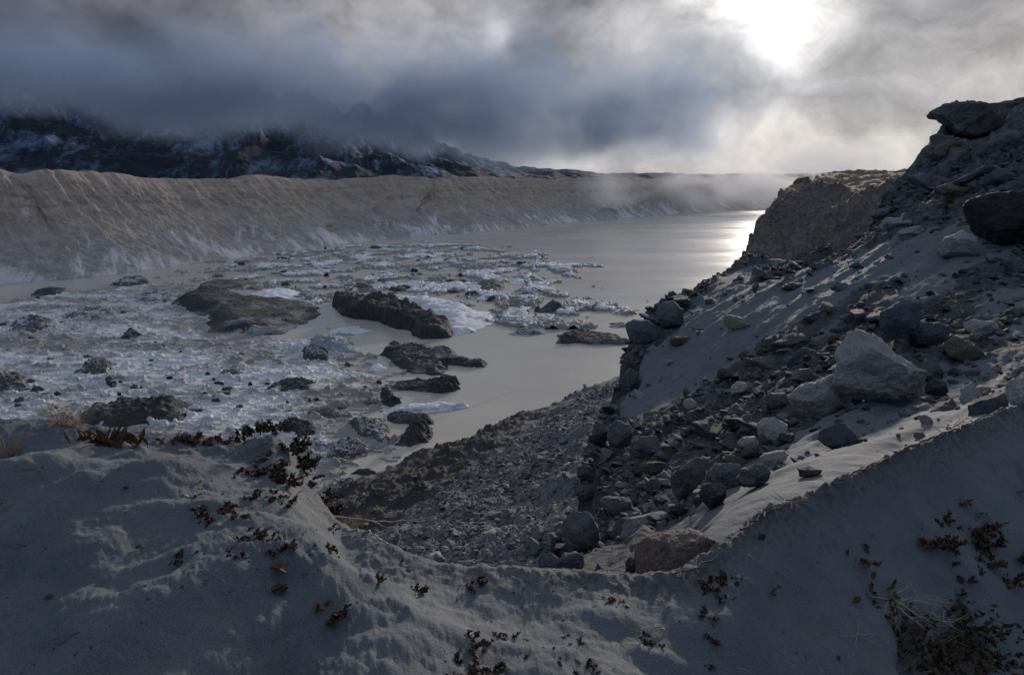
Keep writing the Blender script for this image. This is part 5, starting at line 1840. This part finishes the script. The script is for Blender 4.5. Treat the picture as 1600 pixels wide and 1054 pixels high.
SPRIGS = [
    # px, py (foot), width in picture units, leaf, label
    (330, 805, 38, 'leaf', 'bushy dark clump standing alone in the middle of the left dune'),
    (372, 862, 24, 'leaf', 'small hanging clump left end of the row below the notch'),
    (395, 838, 26, 'leaf', 'dark clump in the shaded row below the notch, second from left'),
    (420, 838, 26, 'leaf2', 'dark clump in the shaded row below the notch, third from left'),
    (447, 850, 22, 'leaf', 'dark sprig at the right end of the shaded row below the notch'),
    (290, 872, 24, 'leaf2', 'faint low sprig in deep shade left of the shaded row'),
    (440, 758, 34, 'leaf', 'dark clump with leaves on the ridge beside the steep edge'),
    (418, 738, 34, 'leaf2', 'leafy dark clump a little above the ridge clump'),
    (395, 735, 26, 'leaf', 'curled dark clump left of the leafy pair on the ridge'),
    (366, 738, 22, 'leaf', 'small dark sprig leftmost of the ridge clumps'),
    (430, 776, 24, 'leaf2', 'low dark sprig just beneath the ridge clumps'),
    (408, 715, 22, 'leaf', 'tiny reddish sprig topmost of the ridge clumps'),
    (462, 700, 34, 'leaf2', 'tall leafy clump crowning the steep edge with pale leaves'),
    (470, 725, 32, 'leaf2', 'hanging brown clump on the steep edge over the lake'),
    (482, 748, 28, 'leaf', 'brown clump lower down the steep edge over the lake'),
    (512, 778, 28, 'leaf', 'reddish clump at the lowest part of the steep edge'),
    (520, 802, 24, 'leaf2', 'drooping clump where the steep edge meets the notch'),
    (400, 672, 26, 'leaf2', 'dark sprig on the crest peak at the left of the notch'),
    (378, 680, 22, 'leaf', 'small sprig behind the crest just left of the peak'),
    (425, 668, 28, 'leaf', 'ragged dark clump on the very tip of the crest peak'),
    (362, 690, 18, 'leaf', 'tiny dark sprig beneath the crest left of the peak'),
    (298, 686, 26, 'leaf2', 'low brown plant along the left crest near the snowy ice'),
    (330, 690, 20, 'leaf', 'little dark plant on the left crest beneath the far black ice cliff'),
    (262, 690, 24, 'leaf3', 'rusty low plant right of the withered rosette'),
    (512, 960, 38, 'leaf', 'leafy stem standing in deep shade near the lower middle left'),
    (500, 944, 22, 'leaf3', 'small brown sprig left of the leafy stem in deep shade'),
    (628, 885, 18, 'leaf', 'upright black sprig on the shaded side of the notch'),
    (588, 905, 18, 'leaf', 'slender dark sprig left of the upright black one'),
    (650, 925, 24, 'leaf2', 'pale specked sprig below the upright black one'),
    (745, 915, 24, 'leaf', 'small red brown plant below the lit centre crest'),
    (733, 1005, 34, 'leaf', 'dark red leafy clump near the bottom centre'),
    (722, 1050, 50, 'leaf', 'largest dark clump at the bottom edge, centre'),
    (762, 1050, 36, 'leaf2', 'lower dark clump right of the largest one at the bottom edge'),
    (897, 998, 22, 'leaf2', 'small leafy plant below the short upright stalk'),
    (912, 1046, 26, 'leaf', 'dark plant at the bottom edge right of centre'),
    (1018, 1000, 26, 'leaf2', 'dark plant beside dry yellow blades right of centre'),
    (1115, 915, 30, 'leaf', 'dark plant under the reddish slab'),
    (1140, 905, 24, 'leaf2', 'faint plant second below the reddish slab'),
    (1345, 872, 36, 'leaf3', 'reddish brown mat of leaves alone on the shaded right dune'),
    (1470, 815, 26, 'leaf', 'upper dark clump of three on the right dune'),
    (1450, 845, 32, 'leaf', 'left dark clump of three on the right dune'),
    (1478, 848, 32, 'leaf', 'lower right dark clump of three on the right dune'),
    (1530, 830, 40, 'leaf', 'wide black clump near the right edge'),
    (1535, 850, 34, 'leaf2', 'black clump just beneath the wide one near the right edge'),
    (1545, 878, 26, 'leaf', 'small black clump below the wide ones at the right edge'),
    (1575, 905, 30, 'leaf', 'lowest black clump at the right edge'),
    (1510, 905, 18, 'leaf', 'tiny dark tuft left of the lowest right edge clump'),
    (1528, 892, 16, 'leaf', 'tiny dark tuft above the lowest right edge clump'),
    (1596, 870, 36, 'leaf2', 'dark clump cut off by the right edge'),
    (1500, 785, 18, 'leaf3', 'small brown tuft above the three clumps'),
    (1400, 1050, 175, 'leaf2', 'big dead bush mat at the bottom right, lower part'),
    (1465, 990, 125, 'leaf2', 'big dead bush mat at the bottom right, right part'),
]
for i, (px, py, wd, lf_, lab) in enumerate(SPRIGS):
    q = ground(px, py)
    sz = wd * mpp(q) * 1.15
    st = 11 if wd < 60 else 60
    sprig(q - np.array([0, 0, .004]), sz, lab, lf_, seed=1000 + i, stems=st, up=.30 if wd < 60 else .10, density=1.0, lsz=.85 if wd < 60 else .30)

for i, (px, py, wd, lab, mt, n, fl) in enumerate([
    (765, 965, 36, 'pale forked dead twigs below the lit crest', 'twig_pale', 8, .9),
    (825, 945, 34, 'arched dark twigs near the lit centre crest', 'twig', 8, .7),
    (1000, 985, 34, 'dry yellow blades and twigs right of centre', 'grass', 8, .7),
    (885, 975, 18, 'short upright stalk right of centre', 'twig', 2, 3.0),
    (170, 905, 34, 'thin branched twig lying on the left dune', 'twig', 5, .3),
    (45, 850, 30, 'scrap of dry twigs at the lower left', 'twig', 5, .3),
    (130, 985, 60, 'long bent twig on the sand at the lower left', 'twig', 3, .2),
    (290, 735, 30, 'thin brown twig arching over the left dune', 'twig', 4, .6),
    (60, 735, 34, 'faint twigs scattered on the upper left dune', 'twig', 5, .3),
    (455, 880, 40, 'tiny dry stems on the dim slope under the notch', 'twig', 5, .5),
    (1390, 935, 90, 'tangled grey branches forming the top of the big dead bush', 'twig_pale', 26, .35),
    (1340, 990, 50, 'bleached curved twigs at the left side of the big dead bush', 'twig_pale', 12, .35),
    (1420, 985, 90, 'dark branches woven through the middle of the big dead bush', 'twig', 26, .3),
    (1590, 770, 70, 'dark arching branches at the right edge above the black clumps', 'twig', 9, .9),
    (1540, 800, 60, 'long dark drooping branch beside the wide black clump', 'twig', 6, .4),
    (1235, 785, 44, 'bare forked branch standing on the right crest', 'twig', 5, .5),
    (1490, 668, 60, 'wiry branch reaching over the right crest near the whitish boulder', 'twig', 6, .7),
    (600, 905, 34, 'thin straw coloured stems hanging in the shade of the notch', 'twig', 6, .4),
]):
    q = ground(px, py)
    twigs(q, wd * mpp(q), lab, mt, 2000 + i, n, fl)

rnd = random.Random(99)
for k in range(58):
    if k < 26:
        px = rnd.uniform(290, 520); py = 672 + rnd.random() * 190 + max(0, (px - 430)) * .6
    elif k < 44:
        px = rnd.uniform(560, 1180); py = rnd.uniform(900, 1045)
    else:
        px = rnd.uniform(1100, 1590); py = rnd.uniform(820, 1040)
    if py > 1045: continue
    q = ground(px, py)
    if q[1] > 6.2 and px < 1000: continue
    wd = rnd.uniform(12, 26)
    if k % 3:
        sprig(q, wd * mpp(q), 'tiny scrap of dead plant half buried in the sandy crest', rnd.choice(['leaf', 'leaf2', 'leaf3']), seed=5000 + k, stems=5, up=.25, group='tiny dead plant scraps on the sand', name='plant_scrap')
    else:
        twigs(q, wd * 1.6 * mpp(q), 'wisp of bare dry twiglets on the sandy crest', rnd.choice(['twig', 'twig_pale']), 5000 + k, 4, .4, group='bare twiglets on the sand')

for (px, py, wd, lab, n, sd_) in [(12, 715, 60, 'tall wispy grass tuft at the left edge', 40, 1), (95, 662, 44, 'orange dry grass tuft on the left crest', 60, 2),
                                   (120, 664, 50, 'dry grass with long leaning stalks right of the orange tuft', 45, 3),
                                   (4, 800, 30, 'small grass tuft cut by the left edge', 22, 4), (505, 1040, 26, 'short pale grass at the bottom edge', 22, 5),
                                   (560, 822, 30, 'dark matted grass hanging in the notch', 60, 6), (545, 820, 24, 'dark matted grass at the left end of the notch', 50, 7)]:
    q = ground(px, py)
    tuft(q, wd * mpp(q), lab, 3000 + sd_, n)

q = ground(190, 694)
big_leaves(q, 54 * mpp(q), 'large withered rosette of long curled brown leaves on the left crest', 5, 22)
q = ground(140, 688)
big_leaves(q, 45 * mpp(q), 'smaller withered leaves left of the large rosette', 6, 14)


def curled_leaf(px, py, wd, label, mat, seed):
    q = ground(px, py)
    rs = random.Random(seed)
    m = MB()
    s = wd * mpp(q)
    m.leaf((0, 0, 0.25 * s), (1, .2, .1), (0, 0, 1), s, s * .5, -1.0, rs)
    m.leaf((0, 0, 0.22 * s), (1, -.1, -.05), (0, -.5, 1), s * .9, s * .4, 1.1, rs)
    o = m.build('fallen_leaf', M[mat], None)
    o.location = q
    o.rotation_euler = (0, 0, rs.uniform(-.6, .6))
    tag(o, label, 'dead leaf')


curled_leaf(425, 892, 32, 'curled tan leaf standing on the shaded dune below the row of clumps', 'leaf3', 1)
curled_leaf(425, 930, 30, 'second curled brown leaf just under the tan one', 'leaf', 2)
curled_leaf(282, 775, 16, 'small pale crumpled leaf on the open left dune', 'leaf_pale', 3)
curled_leaf(466, 770, 8, 'tiny white leaf scrap near the steep edge', 'leaf_pale', 4)
curled_leaf(192, 764, 12, 'tiny tan leaf lying on the left dune', 'leaf3', 5)
curled_leaf(212, 858, 14, 'thin brown leaf sliver in the lower left dune', 'leaf3', 6)
curled_leaf(72, 935, 14, 'brown leaf sliver on the dim lower left sand', 'leaf3', 7)
curled_leaf(1022, 982, 18, 'yellowish leaf beside the dry blades', 'leaf_pale', 8)


def crest_root(pts_px, r_m, label, seed, mat='twig', lift=0.02):
    """a root or branch lying along the crest"""
    rs = random.Random(seed)
    P = []
    for (px, py) in pts_px:
        q = ground(px, py)
        P.append(Vector((q[0], q[1], q[2] + lift)))
    # resample smoothly
    pts = []
    for i in range(len(P) - 1):
        for k in range(5):
            p = P[i].lerp(P[i + 1], k / 5)
            pts.append(p + Vector((rs.uniform(-1, 1), rs.uniform(-1, 1), rs.uniform(-1, 1))) * r_m * 1.5)
    pts.append(P[-1])
    c = pts[0].copy()
    lift = lift
    e = root_empty('exposed_root', c, label, 'root')
    m = MB(); s = m
    m.tube([p - c for p in pts], r_m, r_m * .5, 6)
    for k in range(len(pts)):
        if rs.random() < .75:
            d = Vector((rs.uniform(-1, 1), rs.uniform(-1, .3), rs.uniform(-.2, .6)))
            s.tube(curve_pts(pts[k] - c, d, rs.uniform(.03, .12), 5, .3, rs, .05), r_m * .35, r_m * .1, 4)
    m.build('stem', M[mat], e)


crest_root([(1160, 836), (1185, 812), (1210, 798), (1240, 784)], .008, 'thin roots along the crest right of the reddish slab', 1)
crest_root([(1300, 762), (1340, 740), (1380, 722), (1415, 708)], .008, 'dark roots lying on the middle of the right crest', 2)
crest_root([(1400, 710), (1440, 696), (1480, 680), (1520, 664), (1560, 646)], .010, 'thick wiry root along the upper right crest', 3)
crest_root([(545, 832), (575, 836), (600, 852), (622, 866)], .006, 'pale root hanging along the lit edge of the notch', 4, 'twig_pale')
crest_root([(1050, 905), (1090, 890), (1120, 872)], .006, 'rootlets along the crest under the reddish slab', 5)

# long bleached branch lying on the scree just beyond the crest
def long_branch():
    rs = random.Random(3)
    P = [P3(520, 806, 5.2), P3(570, 812, 5.3), P3(610, 815, 5.35), P3(650, 812, 5.4), P3(692, 803, 5.5)]
    e = root_empty('bleached_branch', P[0], 'long bleached branch reaching out from the notch over the scree', 'branch')
    m = MB(); s = m
    pts = [Vector(p - P[0]) for p in P]
    fine = []
    for i in range(4):
        for k in range(4): fine.append(pts[i].lerp(pts[i + 1], k / 4) + Vector((0, 0, rs.uniform(-.006, .006))))
    fine.append(pts[-1])
    m.tube(fine, .009, .004, 6)
    for k in (5, 8, 11):
        s.tube(curve_pts(fine[k], Vector((.4, -.2, rs.uniform(-1, .4))), .22, 6, .2, rs), .004, .0015, 4)
    m.build('stem', M['twig_pale'], e)


long_branch()
for (px, py) in []:
    pass
